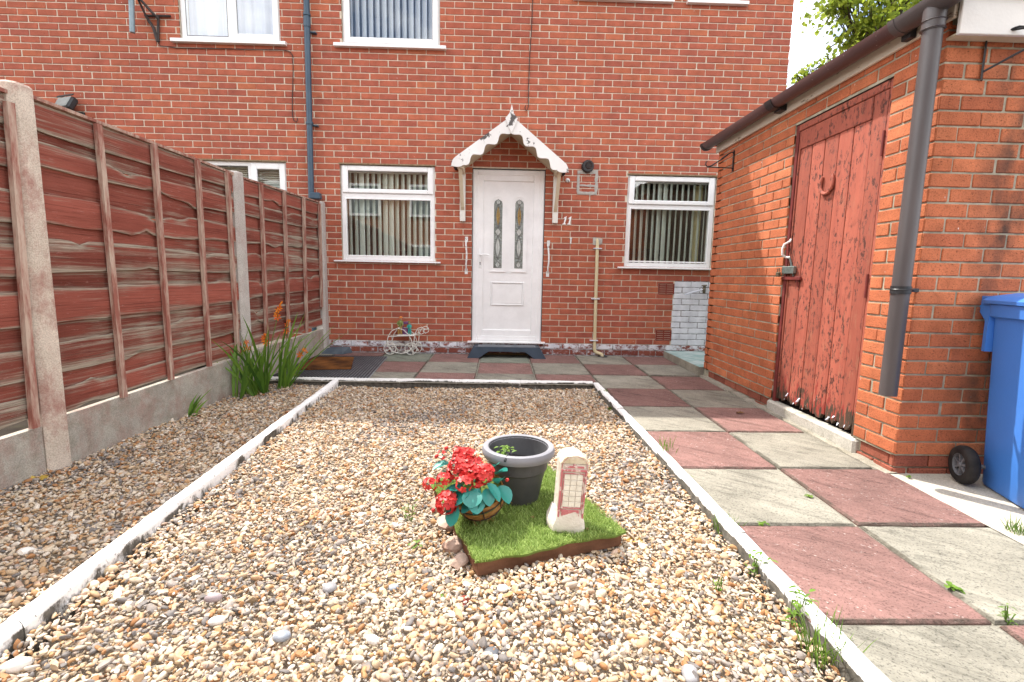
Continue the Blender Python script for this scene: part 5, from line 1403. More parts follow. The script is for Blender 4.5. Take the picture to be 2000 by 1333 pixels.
# plastic plant pot
pc = Vector((2.158, -3.985, tz-.002))
pot = thing('plant_pot', 'large grey plastic plant pot with a pale rim on the grass mat', 'plant pot', tuple(pc))
k = 1.0; PM_ = Matrix.Translation(pc) @ Matrix.Scale(.945, 4) @ Matrix.Translation(-pc)
mb = MB(); mb.M = PM_; mb.lathe([(.0001, .004), (.094, .004), (.102, .0), (.106, .006), (.136, .155), (.139, .163), (.146, .168), (.158, .262), (.158, .275), (.150, .275), (.146, .255), (.134, .165), (.118, .10)], 40, pc); mb.build('pot_body', M['pot'], pot, smooth=True, angle=35)
mb = MB(); mb.M = PM_; mb.lathe([(.1575, .236), (.166, .228), (.176, .232), (.183, .247), (.184, .262), (.178, .276), (.166, .281), (.153, .277), (.1475, .266)], 48, pc); mb.build('rim', M['pot_rim'], pot, smooth=True)
mb = MB(); mb.M = PM_; n = 30; rings = []
for j in range(6):
    rr = .141*j/5; rings.append([mb.pt(pc+Vector((rr*math.cos(2*PI*q/n), rr*math.sin(2*PI*q/n), .175+uni(-.006, .006)))) for q in range(n)])
for j in range(5):
    for q in range(n): mb.face((rings[j][q], rings[j+1][q], rings[j+1][(q+1) % n], rings[j][(q+1) % n]))
mb.build('compost', M['compost'], pot)
mb = MB(); mb.M = PM_; mb.tube([pc+Vector((.150*math.cos(a), .150*math.sin(a), z)) for a, z in ((-1.85, .285), (-1.88, .29), (-1.92, .285))]+[pc+Vector((.19*math.cos(-1.95), .19*math.sin(-1.95), .262))], .006, 6); mb.build('tie', M['black'], pot)
def small_leaf(mb, c, d, L, wd, fold=.3, droop=.3):
    d = Vector(d).normalized(); s = d.cross(Vector((0, 0, 1)))
    s = s.normalized() if s.length > .01 else Vector((1, 0, 0)); u = s.cross(d)
    c = Vector(c); st = []
    for t, q in ((0, .12), (.3, .9), (.6, 1.0), (.85, .6), (1, .02)):
        p = c+d*L*t-Vector((0, 0, 1))*droop*L*t*t
        st.append((mb.pt(p+s*wd/2*q+u*fold*wd*q*.4), mb.pt(p), mb.pt(p-s*wd/2*q+u*fold*wd*q*.4)))
    for a, b in zip(st[:-1], st[1:]): mb.face((a[0], a[1], b[1], b[0])); mb.face((a[1], a[2], b[2], b[1]))
wd_ = thing('seedling', 'small yellow-green weed sprouting inside the grey plant pot', 'weed', tuple(pc+Vector((-.06, -.02, .175))))
mb = MB()
for i in range(42):
    a = uni(0, 6.3); z = uni(.01, .085); rr = uni(0, .04); mb.cur = uni(.35, 1); small_leaf(mb, pc+Vector((-.065+rr*math.cos(a)*.9, .0+rr*math.sin(a), .175+z)), (math.cos(a), math.sin(a), uni(-.1, .6)), uni(.018, .032), uni(.012, .022))
mb.build('leaf_cluster', M['weed'], wd_)
mb = MB()
for i in range(4): mb.tube([pc+Vector((-.065, 0, .172)), pc+Vector((-.065+uni(-.03, .03), uni(-.03, .03), .24))], .002, 4)
mb.build('stem', M['weed'], wd_)

# hanging basket of artificial flowers standing on the mat
bc = Vector((1.990, -4.185, tz+.005))
bas = thing('flower_basket', 'coir lined hanging basket of red artificial flowers with teal leaves', 'flower basket', tuple(bc))
TB = Matrix.Translation(bc+Vector((0, 0, .070))) @ Matrix.Rotation(math.radians(24), 4, 'X') @ Matrix.Rotation(math.radians(-10), 4, 'Y')
mb = MB(); mb.M = TB; R_ = .112
prof = [(R_*math.sin(PI/2*(j/9))+.0004, .055-R_*1.02*math.cos(PI/2*(j/9))) for j in range(10)] + [(R_*1.0, .075), (R_*.94, .073), (R_*.90, .03)]
rings = mb.lathe(prof, 32)
for j, ring in enumerate(rings):
    for q in ring: mb.v[q] = mb.v[q]+Vector((uni(-.004, .004), uni(-.004, .004), uni(-.003, .003)))
mb.build('coir_liner', M['coir'], bas, smooth=True)
mb = MB(); mb.M = TB
for i in range(90):                                     # stray fibres
    a = uni(0, 2*PI); e = uni(.1, 1.2); p = Vector((R_*math.sin(e)*math.cos(a), R_*math.sin(e)*math.sin(a), .055-R_*math.cos(e))); d = Vector((uni(-1, 1), uni(-1, 1), uni(-.8, .3)))
    mb.tube([p, p*1.07+d*.010, p*1.10+d*.028], .0006, 3, False)
mb.build('coir_fibre', M['coir'], bas, kind='stuff')
mb = MB(); mb.M = TB
for k in range(8):
    a = 2*PI*k/8+.2; mb.tube([(1.03*R_*math.sin(e)*math.cos(a), 1.03*R_*math.sin(e)*math.sin(a), .055-1.05*R_*math.cos(e)) for e in [PI/2*q/8 for q in range(1, 9)]]+[(1.03*R_*math.cos(a), 1.03*R_*math.sin(a), .075)], .0024, 5)
for e in (.5, 1.05, 1.57): mb.tube([(1.035*R_*math.sin(e)*math.cos(2*PI*q/28), 1.035*R_*math.sin(e)*math.sin(2*PI*q/28), .055-1.05*R_*math.cos(e)) for q in range(29)], .0024, 5)
mb.build('wire_frame', M['rust_black'], bas)
def round_leaf(mb, c, d, L, wd, cup=.18):
    d = Vector(d).normalized(); s = d.cross(Vector((0, 0, 1)))
    s = s.normalized() if s.length > .05 else Vector((1, 0, 0)); u = s.cross(d); c = Vector(c)
    rows = []
    for t, q in ((0, .18), (.12, .62), (.3, .92), (.52, 1.0), (.74, .86), (.9, .55), (1.0, .10)):
        p = c+d*L*t-u*L*.22*t*t
        rows.append([mb.pt(p+s*wd/2*q*e+u*cup*wd*q*(e*e)*.9) for e in (-1, -.5, 0, .5, 1)])
    for a, b in zip(rows[:-1], rows[1:]):
        for k in range(4): mb.face((a[k], a[k+1], b[k+1], b[k]))
# leaves: where they stand, towards where they point (photograph pixels give the spread)
bd = Vector((-.02, -.99, 0))
def bpt(x, y, dep): return at_y(x, y, bc.y+dep)
LV = [((878, 905), (842, 912), -.02, .075, .055), ((890, 905), (884, 893), -.03, .05, .04), ((880, 940), (868, 905), .0, .08, .06), ((905, 950), (852, 962), -.09, .085, .07), ((915, 955), (892, 975), -.11, .085, .075), ((925, 960), (922, 975), -.13, .07, .085),
      ((925, 965), (930, 985), -.12, .08, .08), ((935, 955), (926, 988), -.12, .085, .06), ((935, 975), (905, 992), -.12, .085, .07), ((890, 985), (880, 1014), -.13, .085, .065), ((952, 945), (980, 975), -.10, .085, .055), ((950, 955), (955, 975), -.11, .07, .055), ((975, 950), (992, 972), -.06, .08, .07), ((965, 930), (985, 915), .02, .08, .07),
      ((955, 920), (965, 905), .03, .08, .08), ((972, 945), (980, 928), -.04, .06, .06), ((935, 945), (950, 928), -.06, .07, .06), ((900, 930), (905, 915), .04, .07, .06), ((945, 985), (925, 1000), -.11, .06, .06), ((915, 940), (930, 930), -.05, .07, .06), ((905, 965), (880, 950), -.1, .07, .06)]
for (a, b, dep, L, wd) in LV:
    p, q = bpt(*a, dep), bpt(*b, dep-.035); d = (q-p)
    mb = MB(); mb.cur = uni(.1, 1); round_leaf(mb, p, d, L*1.02, wd, uni(.06, .28)); mb.build('leaf', M['teal_leaf'], bas, smooth=True)
def flower_head(px, py, dep, R, n, label=None):
    c = bpt(px, py, dep); mb = MB()
    for i in range(n):
        ph = math.acos(1-1.55*(i+.5)/n); th = i*2.4+uni(-.3, .3)
        v = Vector((math.sin(ph)*math.cos(th), -math.cos(ph)*.6+math.sin(ph)*math.sin(th)*.3-.1, math.sin(ph)*math.sin(th)*.75+math.cos(ph)*.8)).normalized()
        fc = c+v*R*uni(.75, 1.0); s = v.orthogonal().normalized(); u = v.cross(s); ps = R*uni(.42, .56)
        a0 = uni(0, 6)
        for k in range(5):
            a = a0+2*PI*k/5; e = (s*math.cos(a)+u*math.sin(a)); f = v.cross(e); mb.cur = uni(0, 1)
            l = uni(.85, 1.1)
            p0 = mb.pt(fc-v*.002); p1 = mb.pt(fc+e*ps*.55*l+f*ps*.42+v*ps*.22); p2 = mb.pt(fc+e*ps*l+f*ps*.30+v*ps*.16); p3 = mb.pt(fc+e*ps*1.08*l+v*ps*.10); p4 = mb.pt(fc+e*ps*l-f*ps*.30+v*ps*.16); p5 = mb.pt(fc+e*ps*.55*l-f*ps*.42+v*ps*.22); p6 = mb.pt(fc+e*ps*.6*l+v*ps*.08)
            mb.face((p0, p1, p6)); mb.face((p0, p6, p5)); mb.face((p1, p2, p3, p6)); mb.face((p6, p3, p4, p5))
    return mb.build('flower', M['red_petal'], bas, smooth=True)
for f in [(902, 893, .0, .040, 16), (892, 913, -.05, .040, 15), (914, 908, -.03, .038, 14), (924, 925, -.08, .036, 12), (946, 926, -.08, .042, 18), (868, 936, -.08, .030, 10), (840, 946, -.04, .030, 10), (907, 946, -.12, .034, 9), (874, 982, -.13, .046, 22), (863, 888, .0, .020, 6), (922, 884, .02, .016, 4), (893, 878, .03, .018, 5), (928, 905, -.02, .03, 9), (905, 922, -.07, .036, 12), (885, 925, -.06, .030, 9), (915, 890, -.01, .034, 10), (935, 938, -.10, .030, 8)]:
    flower_head(*f)
for (x, y, dep) in ((852, 892, 0), (871, 876, .02), (990, 938, -.05), (846, 997, -.12), (858, 998, -.12), (892, 935, -.1)):
    c = bpt(x, y, dep); mb = MB(); mb.cur = .5; mb.blob(c, .0085, 7, 5); mb.blob(c+Vector((.003, -.003, .003)), .007, 6, 4); mb.build('bud', M['red_petal'], bas, smooth=True)
mb = MB()
for (x, y, dep) in ((852, 892, 0), (871, 876, .02), (990, 938, -.05), (846, 997, -.12), (863, 888, 0), (840, 946, -.04), (902, 893, 0), (874, 982, -.13), (893, 878, .03)):
    c = bpt(x, y, dep); e = bc+Vector((0, 0, .13)); mb.tube([c, c.lerp(e, .5)+Vector((0, 0, .02)), e], .0018, 5)
mb.build('stem', M['teal_leaf'], bas)
mb = MB(); mb.M = TB; mb.lathe([(.0001, .06), (.08, .058), (.118, .05)], 20); mb.build('moss_filling', M['turf_base'], bas)

# little stone telephone box
pb = thing('phone_box_ornament', 'small cast stone telephone box ornament with faded red paint on the grass mat', 'ornament', (2.355, -4.255, tz))
PM = Matrix.Translation(Vector((2.362, -4.248, tz-.002))) @ Matrix.Rotation(math.radians(2), 4, 'Z') @ Matrix.Rotation(math.radians(3.5), 4, 'Y') @ Matrix.Rotation(math.radians(-2), 4, 'X')
HW, HD, HH = .057, .052, .340
mb = MB(); mb.M = PM
rng2 = random.Random(3)
ring = [(-.068, -.060), (-.035, -.067), (.025, -.067), (.063, -.061), (.066, 0), (.062, .07), (0, .076), (-.076, .07), (-.088, 0)]
lv = [(0.0, 1.0), (.025, 1.03), (.05, .93), (.075, .80)]
rg = [[mb.pt((x*s+rng2.uniform(-.004, .004), y*s+rng2.uniform(-.004, .004), z+(rng2.uniform(0, .02) if z > .06 else 0))) for x, y in ring] for z, s in lv]
for a, b in zip(rg[:-1], rg[1:]):
    for k in range(9): mb.face((a[k], a[(k+1) % 9], b[(k+1) % 9], b[k]))
mb.face(rg[-1]); mb.build('rock_base', M['phone_stone'], pb, smooth=True, angle=30)
mb = MB(); mb.M = PM
mb.box(-HW, HW, -HD, HD, .035, HH-.045, .005); mb.build('body', M['phone_stone'], pb)
mb = MB(); mb.M = PM                                    # domed roof
n = 9; gr = []
for j in range(n+1):
    y = -HD-.004+(2*HD+.008)*j/n
    gr.append([mb.pt(((-HW-.004)+(2*HW+.008)*i/n, y, HH-.046+(.036*max(0,1-((i/n-.5)*2)**2)**.6)*(.93+.07*max(0,1-((j/n-.5)*2)**2)**.5)+uni(-.0015, .0015))) for i in range(n+1)])
for j in range(n):
    for i in range(n): mb.face((gr[j][i], gr[j][i+1], gr[j+1][i+1], gr[j+1][i]))
for j in (0, n): mb.face(gr[j] if j else gr[j][::-1])
mb.build('domed_roof', M['phone_cap'], pb, smooth=True, angle=40)
yf = -HD-.001
mb = MB(); mb.M = PM; top = HH-.046
def fbar(x0, x1, z0, z1, d=.0035): mb.box(x0, x1, yf-d, yf+.002, z0, z1, .001)
fbar(-HW+.002, -HW+.010, .05, top-.035); fbar(HW-.010, HW-.002, .05, top-.035); fbar(-HW+.002, HW-.002, top-.034, top-.026, .005); fbar(-HW+.002, HW-.002, .046, .050)
fbar(-.044, -.040, .085, top-.046); fbar(.040, .044, .085, top-.046); fbar(-.044, .044, top-.0455, top-.042); fbar(-.046, .046, .100, .104)
fbar(-.040, .036, .060, .094, .004)
mb.lathe([(.0001, -.004), (.006, -.004), (.0075, 0)], 10, (0, yf, top-.008), 'Y')
for i in range(14): a = PI*i/13; b = PI*(i+1)/13; mb.tube([(-(HW-.004)*math.cos(a), yf-.002, top-.022+.052*abs(math.sin(a))**.75), (-(HW-.004)*math.cos(b), yf-.002, top-.022+.052*abs(math.sin(b))**.75)], .0016, 5)
fbar(-.040, .040, top-.020, top-.012, .0025)
mb.build('red_frame', M['phone_red'], pb)
mb = MB(); mb.M = PM
cw = .080/3; rh = (top-.048-.106)/6
for c in range(3):
    for r in range(6): mb.box(-.040+c*cw+.0012, -.040+(c+1)*cw-.0012, yf-.0018, yf+.001, .106+r*rh+.0012, .106+(r+1)*rh-.0012, .0008)
mb.build('window_panes', M['phone_pane'], pb)

# ------------------------------------------------------------------ by the front door
stp2 = thing('door_step', 'low dark navy plastic half step in front of the white door', 'step', (2.14, -.2, 0))
mb = MB(); xa, xb, ya, yb, zt = 1.735, 2.555, -.275, -.055, .128
xa2, xb2, ya2, yb2 = xa-.075, xb+.075, ya-.055, yb+.02; th = .026
def top(x, y): return mb.pt((x, y, zt))
T = [mb.pt(p) for p in ((xa, ya, zt), (xb, ya, zt), (xb, yb, zt), (xa, yb, zt))]; B = [mb.pt(p) for p in ((xa, ya, zt-th), (xb, ya, zt-th), (xb, yb, zt-th), (xa, yb, zt-th))]
mb.face(T); mb.face(B[::-1])
for k in range(4): mb.face((B[k], B[(k+1) % 4], T[(k+1) % 4], T[k]))
g0 = gz(-.3)
def apron(p, q, p2, q2, cutout):
    p, q, p2, q2 = map(Vector, (p, q, p2, q2))
    N = 20; A_ = []; B_ = []
    for i in range(N+1):
        t = i/N; f = 1.0
        if cutout[0] < t < cutout[1]:
            e = min(t-cutout[0], cutout[1]-t); f = 1-min(1, e/.05)*cutout[2]
        a = p.lerp(q, t); b = p2.lerp(q2, t); A_.append(a); B_.append(a.lerp(b, f))
    n_ = (q-p).cross(p2-p).normalized()*.012
    i0 = [mb.pt(x) for x in A_]; i1 = [mb.pt(x) for x in B_]; j0 = [mb.pt(x+n_) for x in A_]; j1 = [mb.pt(x+n_) for x in B_]
    for i in range(N): mb.face((i0[i], i0[i+1], i1[i+1], i1[i])); mb.face((j0[i], j1[i], j1[i+1], j0[i+1])); mb.face((i1[i], i1[i+1], j1[i+1], j1[i]))
apron((xa, ya, zt), (xb, ya, zt), (xa2, ya2, g0+.001), (xb2, ya2, g0+.001), (.17, .83, .60)); apron((xb, ya, zt), (xb, yb, zt), (xb2, ya2, g0+.001), (xb2, yb2, g0+.001), (.2, .8, .5)); apron((xa, yb, zt), (xa, ya, zt), (xa2, yb2, g0+.001), (xa2, ya2, g0+.001), (.2, .8, .5))
mb.build('step_body', M['navy'], stp2)
mb = MB(); mb.box(xa+.05, xb-.05, ya+.02, yb-.005, zt-.001, zt+.004, .002)
for i in range(9): mb.box(xa+.07, xb-.07, ya+.035+i*.019, ya+.044+i*.019, zt+.003, zt+.0065)
mb.build('tread', M['navy_top'], stp2)
mb = MB(); mb.box(xa+.08, xb-.1, -.07, -.02, gz(-.05)+.0, gz(-.05)+.02, .006); tag(mb.build('dead_leaf_litter', M['dead']), 'brown leaf litter caught under the navy door step', 'leaf litter').__setitem__('kind', 'stuff')
# ribbed rubber mat and the coir mat on it
mt = thing('rubber_mat', 'large black ribbed rubber mat on the paving beside the fence', 'mat', (.3, -.95, gz(-.95)))
q = [Vector((-.165, -1.535, 0)), Vector((.790, -1.535, 0)), Vector((.700, -.365, 0)), Vector((-.150, -.365, 0))]
zz = lambda p, d: Vector((p.x, p.y, gz(p.y, d)))
mb = MB(); mb.prism([zz(p, .003) for p in q], (0, 0, .006)); mb.build('mat_base', M['mat_base'], mt)
n = 30
for i in range(n):
    t0, t1 = (i+.18)/n, (i+.72)/n
    a, b = q[0].lerp(q[1], t0), q[0].lerp(q[1], t1); c, d = q[3].lerp(q[2], t0), q[3].lerp(q[2], t1)
    mb = MB(); mb.prism([zz(a, .0085), zz(b, .0085), zz(d, .0085), zz(c, .0085)], (0, 0, .007)); mb.build('rib', M['rub_mat'], mt)
cm = MB(); 
cA = [(-.03, -1.255), (.505, -1.165), (.335, -.50), (-.125, -.53)]
nn = 12; P_ = []
for i in range(nn+1):
    row = []
    for j in range(nn+1):
        u, v = i/nn, j/nn; a = Vector(cA[0]).lerp(Vector(cA[1]), u); b = Vector(cA[3]).lerp(Vector(cA[2]), u); p = a.lerp(b, v)
        row.append(cm.pt((p.x+uni(-.004, .004), p.y+uni(-.004, .004), gz(p.y, .024)+uni(-.002, .003))))
    P_.append(row)
for i in range(nn):
    for j in range(nn): cm.face((P_[i][j], P_[i+1][j], P_[i+1][j+1], P_[i][j+1]))
bd_ = [P_[i][0] for i in range(nn)]+[P_[nn][j] for j in range(nn)]+[P_[i][nn] for i in range(nn, 0, -1)]+[P_[0][j] for j in range(nn, 0, -1)]
lo_ = [cm.pt(cm.v[k]-Vector((0, 0, .011))) for k in bd_]
for k in range(len(bd_)): cm.face((bd_[k], lo_[k], lo_[(k+1) % len(bd_)], bd_[(k+1) % len(bd_)]))
tag(cm.build('doormat', M['coir_mat']), 'stained brown coir doormat lying on the black ribbed mat', 'doormat')
# blue-grey slate offcut in the corner
sl = MB(); a, b, c, d = (-.165, -.20), (.105, -.215), (.185, -.05), (-.10, -.035)
sl.v = [Vector((*p, gz(-.1))) for p in (a, b, c, d)]+[Vector((a[0]+.05, a[1]+.05, .055)), Vector((b[0]-.03, b[1]+.07, .060)), Vector((c[0]-.03, c[1]-.02, .075)), Vector((d[0]+.02, d[1]-.01, .070))]
sl.e = [0]*8; sl.f = [(4, 5, 6, 7), (0, 1, 5, 4), (1, 2, 6, 5), (2, 3, 7, 6), (3, 0, 4, 7)]; sl.t = [.5]*5
tag(sl.build('slate_block', M['slate']), 'blue-grey wedge shaped block at the foot of the fence and wall corner', 'block')

# wire pram ornament with two figurines
pr = thing('wire_pram', 'white wire pram shaped plant stand against the brick wall', 'plant stand', (.80, -.10, 0))
r_ = .0052; wr = .074
zg = gz(-.12)
for (xw, yw) in ((.688, -.185), (.688+.04, -.045), (.948, -.185), (.948+.04, -.045)):
    mb = MB(); c = Vector((xw, yw, zg+wr+.006))
    mb.tube([c+Vector((wr*math.cos(2*PI*k/22), 0, wr*math.sin(2*PI*k/22))) for k in range(23)], r_, 5)
    for k in range(4):
        a = PI/2*k+.6; e = Vector((math.cos(a), 0, math.sin(a))); f = Vector((-math.sin(a), 0, math.cos(a)))
        mb.tube([c+e*wr*t+f*wr*.22*math.sin(t*5.0)*t for t in (0, .25, .5, .7, .85, .98)], r_*.75, 5)
        mb.tube([c+e*wr*.62+(e*math.cos(q)+f*math.sin(q))*wr*.16 for q in (0, 1, 2, 3, 4, 5)], r_*.65, 4)
    mb.tube([c+Vector((0, -.008, 0)), c+Vector((0, .008, 0))], .012, 8)
    mb.build('wheel', M['wire'], pr)
mb = MB()
for yy, dx in ((-.185, 0), (-.045, .035)):
    mb.tube([(.655+dx, yy, zg+.10), (.652+dx, yy, zg+.16), (.672+dx, yy, zg+.24), (.715+dx, yy, zg+.302), (.785+dx, yy, zg+.335), (.855+dx, yy, zg+.318), (.925+dx, yy, zg+.255), (.958+dx, yy, zg+.18), (.970+dx, yy, zg+.10)], r_, 6)
    mb.tube([(.655+dx, yy, zg+.125), (.97+dx, yy, zg+.125)], r_, 6); mb.tube([(.67+dx, yy, zg+.23), (.99+dx, yy, zg+.245)], r_, 6)
    mb.tube([(.985+dx, yy, zg+.11), (.99+dx, yy, zg+.20), (1.0+dx, yy, zg+.27), (1.035+dx, yy, zg+.335), (1.085+dx, yy, zg+.352), (1.115+dx, yy, zg+.325), (1.11+dx, yy, zg+.28), (1.075+dx, yy, zg+.262), (1.045+dx, yy, zg+.285), (1.05+dx, yy, zg+.315), (1.075+dx, yy, zg+.322)], r_, 6)
    mb.tube([(.70+dx, yy, zg+.06), (.76+dx, yy, zg+.028), (.83+dx, yy, zg+.018), (.90+dx, yy, zg+.03), (.95+dx, yy, zg+.07)], r_, 6)
for x, z in ((.652, .16), (.785, .335), (.97, .12), (.66, .125), (1.0, .27), (.83, .018), (1.11, .32)): mb.tube([(x, -.185, zg+z), (x+.035, -.045, zg+z)], r_, 5)
mb.build('frame', M['wire'], pr)
mb = MB(); mb.box(.775, 1.0, -.19, -.04, zg+.238, zg+.250, .003); mb.build('shelf', M['white_wood'], pr)
def figurine(label, c, h, cols, stoop=0.0, arm=1):
    t = thing('figurine', label, 'figurine', c, 'painted figurines on the wire pram'); c = Vector(c); s = h
    def P(x, y, z): return c+Vector((x*s+stoop*s*max(0, z-.45), y*s, z*s))
    mb = MB()
    for sg in (-1, 1): mb.tube([P(.055*sg, 0, .46), P(.07*sg, -.02, .25), P(.075*sg, .0, .03)], .06*s, 8, rs=[.075*s, .06*s, .05*s]); mb.blob(P(.08*sg, -.04, .025), .055*s, 7, 5, sc=(.8, 1.3, .6))
    mb.build('trousers', M[cols[1]], t, smooth=True)
    mb = MB(); mb.tube([P(0, 0, .42), P(0, 0, .55), P(0, 0, .68), P(0, 0, .76), P(0, 0, .80)], .1*s, 10, rs=[.10*s, .115*s, .125*s, .10*s, .045*s])
    for sg in (-1, 1): mb.tube([P(.11*sg, 0, .73), P(.15*sg, -.05, .60), P((.08 if sg == arm else .17)*sg+.10*arm, -.14, .52)], .04*s, 7, rs=[.05*s, .042*s, .032*s])
    mb.build('jacket', M[cols[0]], t, smooth=True)
    mb = MB(); mb.blob(P(.01, -.01, .88), .078*s, 10, 8, sc=(.9, .95, 1.1)); mb.blob(P(.01, -.085, .87), .018*s, 6, 4)
    for sg in (-1, 1): mb.blob(P((.08 if sg == arm else .17)*sg+.10*arm, -.15, .51), .03*s, 6, 5)
    mb.build('head_and_hands', M['f_skin'], t, smooth=True)
    mb = MB(); mb.lathe([(.115*s, 0), (.09*s, .012*s), (.078*s, .06*s), (.05*s, .085*s), (.0005, .09*s)], 12, P(.01, 0, .93)); mb.build('hat', M[cols[2]], t, smooth=True)
figurine('taller figurine in olive jacket and tan trousers with an orange hat', (.800, -.115, zg+.250), .225, ('f_green', 'f_tan', 'f_orange'), .12, 1)
figurine('shorter figurine in teal clothes with an olive hat', (.925, -.125, zg+.250), .165, ('f_teal', 'f_teal', 'f_green'), -.08, -1)
tb = MB(); tb.lathe([(.0005, 0), (.030, 0), (.042, .03), (.045, .055), (.038, .075), (.034, .07)], 14, (.865, -.09, zg+.25)); tb.tube([(.83, -.075, zg+.32), (.84, -.07, zg+.40), (.90, -.07, zg+.41), (.935, -.07, zg+.36)], .006, 6); tb.box(.835, .925, -.085, -.062, zg+.375, zg+.408, .004)
tag(tb.build('ornament_tub', M['f_purple'], smooth=True), 'small dark purple well ornament between the two figurines', 'ornament')

# ------------------------------------------------------------------ the wheelie bin
bn = thing('wheelie_bin', 'blue wheelie bin with a black wheel beside the outbuilding', 'wheelie bin', (4.95, -4.1, gz(-4.0)))
gB = gz(-3.9, .004)
yaw = math.radians(-17)
BM = Matrix.Translation(Vector((4.590, -3.775, gB))) @ Matrix.Rotation(yaw, 4, 'Z')   # origin: rear left foot; +x across, -y towards the front
def bin_ring(mb, z, x0, x1, yr, yf_, r=.04):
    o = []
    for (cx_, cy_, a0) in ((x1-r, yf_+r, -90), (x1-r, yr-r, 0), (x0+r, yr-r, 90), (x0+r, yf_+r, 180)):
        for k in range(5): a = math.radians(a0+k*22.5); o.append(mb.pt((cx_+r*math.cos(a), cy_+r*math.sin(a), z)))
    return o
mb = MB(); mb.M = BM
lv = [(.004, .042, .508, -.022, -.485), (.02, .036, .514, -.02, -.495), (.30, .022, .535, -.012, -.545), (.60, .010, .555, -.004, -.60), (.875, 0, .572, .004, -.650), (.885, -.016, .588, .018, -.668), (.945, -.020, .592, .022, -.672), (.947, .0, .572, .004, -.655)]
rg = [bin_ring(mb, *l) for l in lv]
for a, b in zip(rg[:-1], rg[1:]):
    for k in range(20): mb.face((a[k], a[(k+1) % 20], b[(k+1) % 20], b[k]))
mb.face(rg[0][::-1]); mb.build('bin_body', M['bin'], bn, smooth=True, angle=35)
mb = MB(); mb.M = BM; mb.box(.05, .50, -.48, -.06, .0, .056, .015); mb.build('foot', M['bin'], bn)
mb = MB(); mb.M = BM
lv = [(.948, -.030, .602, .060, -.700), (.965, -.032, .604, .062, -.702), (.985, -.010, .582, .05, -.670), (1.005, .06, .52, -.02, -.60)]
rg = [bin_ring(mb, *l) for l in lv]
for a, b in zip(rg[:-1], rg[1:]):
    for k in range(20): mb.face((a[k], a[(k+1) % 20], b[(k+1) % 20], b[k]))
mb.face(rg[0][::-1]); mb.face(rg[-1]); mb.build('lid', M['bin'], bn, smooth=True, angle=30)
mb = MB(); mb.M = BM
for x in (-.012, .54):
    mb.prism([(x, .0, .86), (x, .0, .70), (x, .022, .70), (x, .028, .86), (x, .115, .93), (x, .125, .955), (x, .105, .985), (x, .0, .985)], (.045, 0, 0))
mb.tube([(-.012, .098, .957), (.585, .098, .957)], .022, 10); mb.build('handle', M['bin'], bn, smooth=True, angle=35)
mb = MB(); mb.M = BM; mb.lathe([(.0001, -.024), (.013, -.022), (.016, -.012)], 12, (0, .10, .957), 'X'); mb.build('hinge_pin', M['bin'], bn)
mb = MB(); mb.M = BM; mb.tube([(-.02, -.055, .098), (.58, -.055, .098)], .012, 8); mb.build('axle', M['hub'], bn)
for xw, sg in ((-.055, -1), (.61, 1)):
    wc_ = (xw, -.055, .100)
    wl = link('wheel', None, BM @ Vector(wc_), bn); wl.empty_display_size = .05
    mb = MB(); mb.M = BM; mb.lathe([(.058, -.025*1), (.080, -.027), (.093, -.024), (.100, -.012), (.101, 0), (.100, .012), (.093, .024), (.080, .027), (.058, .025)], 36, wc_, 'X'); mb.build('tyre', M['tyre'], wl, smooth=True, angle=50)
    mb = MB(); mb.M = BM; mb.lathe([(.059, -.023), (.064, -.020), (.0645, .018), (.057, .018), (.055, -.012), (.059, -.023)], 30, wc_, 'X')
    mb.lathe([(.0001, -.026), (.011, -.026), (.015, -.022), (.016, .01)], 14, wc_, 'X')
    for k in range(7):
        a = 2*PI*k/7+.3; e = Vector((0, math.cos(a), math.sin(a))); f = Vector((0, -math.sin(a), math.cos(a)))
        c = Vector(wc_); mb.prism([c+e*.012+f*.0055+Vector((-.018, 0, 0)), c+e*.058+f*.0045+Vector((-.016, 0, 0)), c+e*.058-f*.0045+Vector((-.016, 0, 0)), c+e*.012-f*.0055+Vector((-.018, 0, 0))], (.012, 0, 0))
    mb.lathe([(.0001, .002), (.056, .004)], 24, wc_, 'X'); mb.build('hub', M['hub'], wl, smooth=True, angle=35)
# ------------------------------------------------------------------ plants
def blade(mb, base, az, lean, L, wd, curve=.25, n=8, fold=.25, twist=0.0):
    base = Vector(base); d0 = Vector((math.cos(az)*math.sin(lean), math.sin(az)*math.sin(lean), math.cos(lean))); hz = Vector((math.cos(az), math.sin(az), 0)); side0 = Vector((1, uni(-.7, .7), 0)).normalized()
    rows = []
    for i in range(n+1):
        t = i/n; p = base+d0*L*t+hz*L*curve*t*t-Vector((0, 0, 1))*L*curve*.55*t**2.4
        q = (min(1, .45+2.2*t)*(1-t**3.2))+.01
        a = twist*t; s = side0*math.cos(a)+hz*math.sin(a)*.6+Vector((0, 0, .15*math.sin(a)))
        u = hz*.5+Vector((0, 0, .5))
        rows.append((mb.pt(p-s*wd/2*q), mb.pt(p+u*fold*wd*q*-.5), mb.pt(p+s*wd/2*q)))
    for a, b in zip(rows[:-1], rows[1:]): mb.face((a[0], a[1], b[1], b[0])); mb.face((a[1], a[2], b[2], b[1]))
random.seed(77)
def clump(label, spots, cat='plant', name='crocosmia', group=None):
    b0 = spots[0]; t = thing(name, label, cat, b0[0])
    for (base, n, L, spread, az0, azr) in spots:
        for i in range(n):
            mb = MB(); mb.cur = uni(0, 1)
            az = az0+uni(-azr, azr)
            blade(mb, Vector(base)+Vector((uni(-.055, .055), uni(-.05, .05), -.02)), az, uni(.05, spread), L*uni(.5, 1.1), uni(.014, .030), uni(-.02, .32), twist=uni(-.8, .8))
            mb.build('leaf', M['croc'], t, smooth=True)
    return t
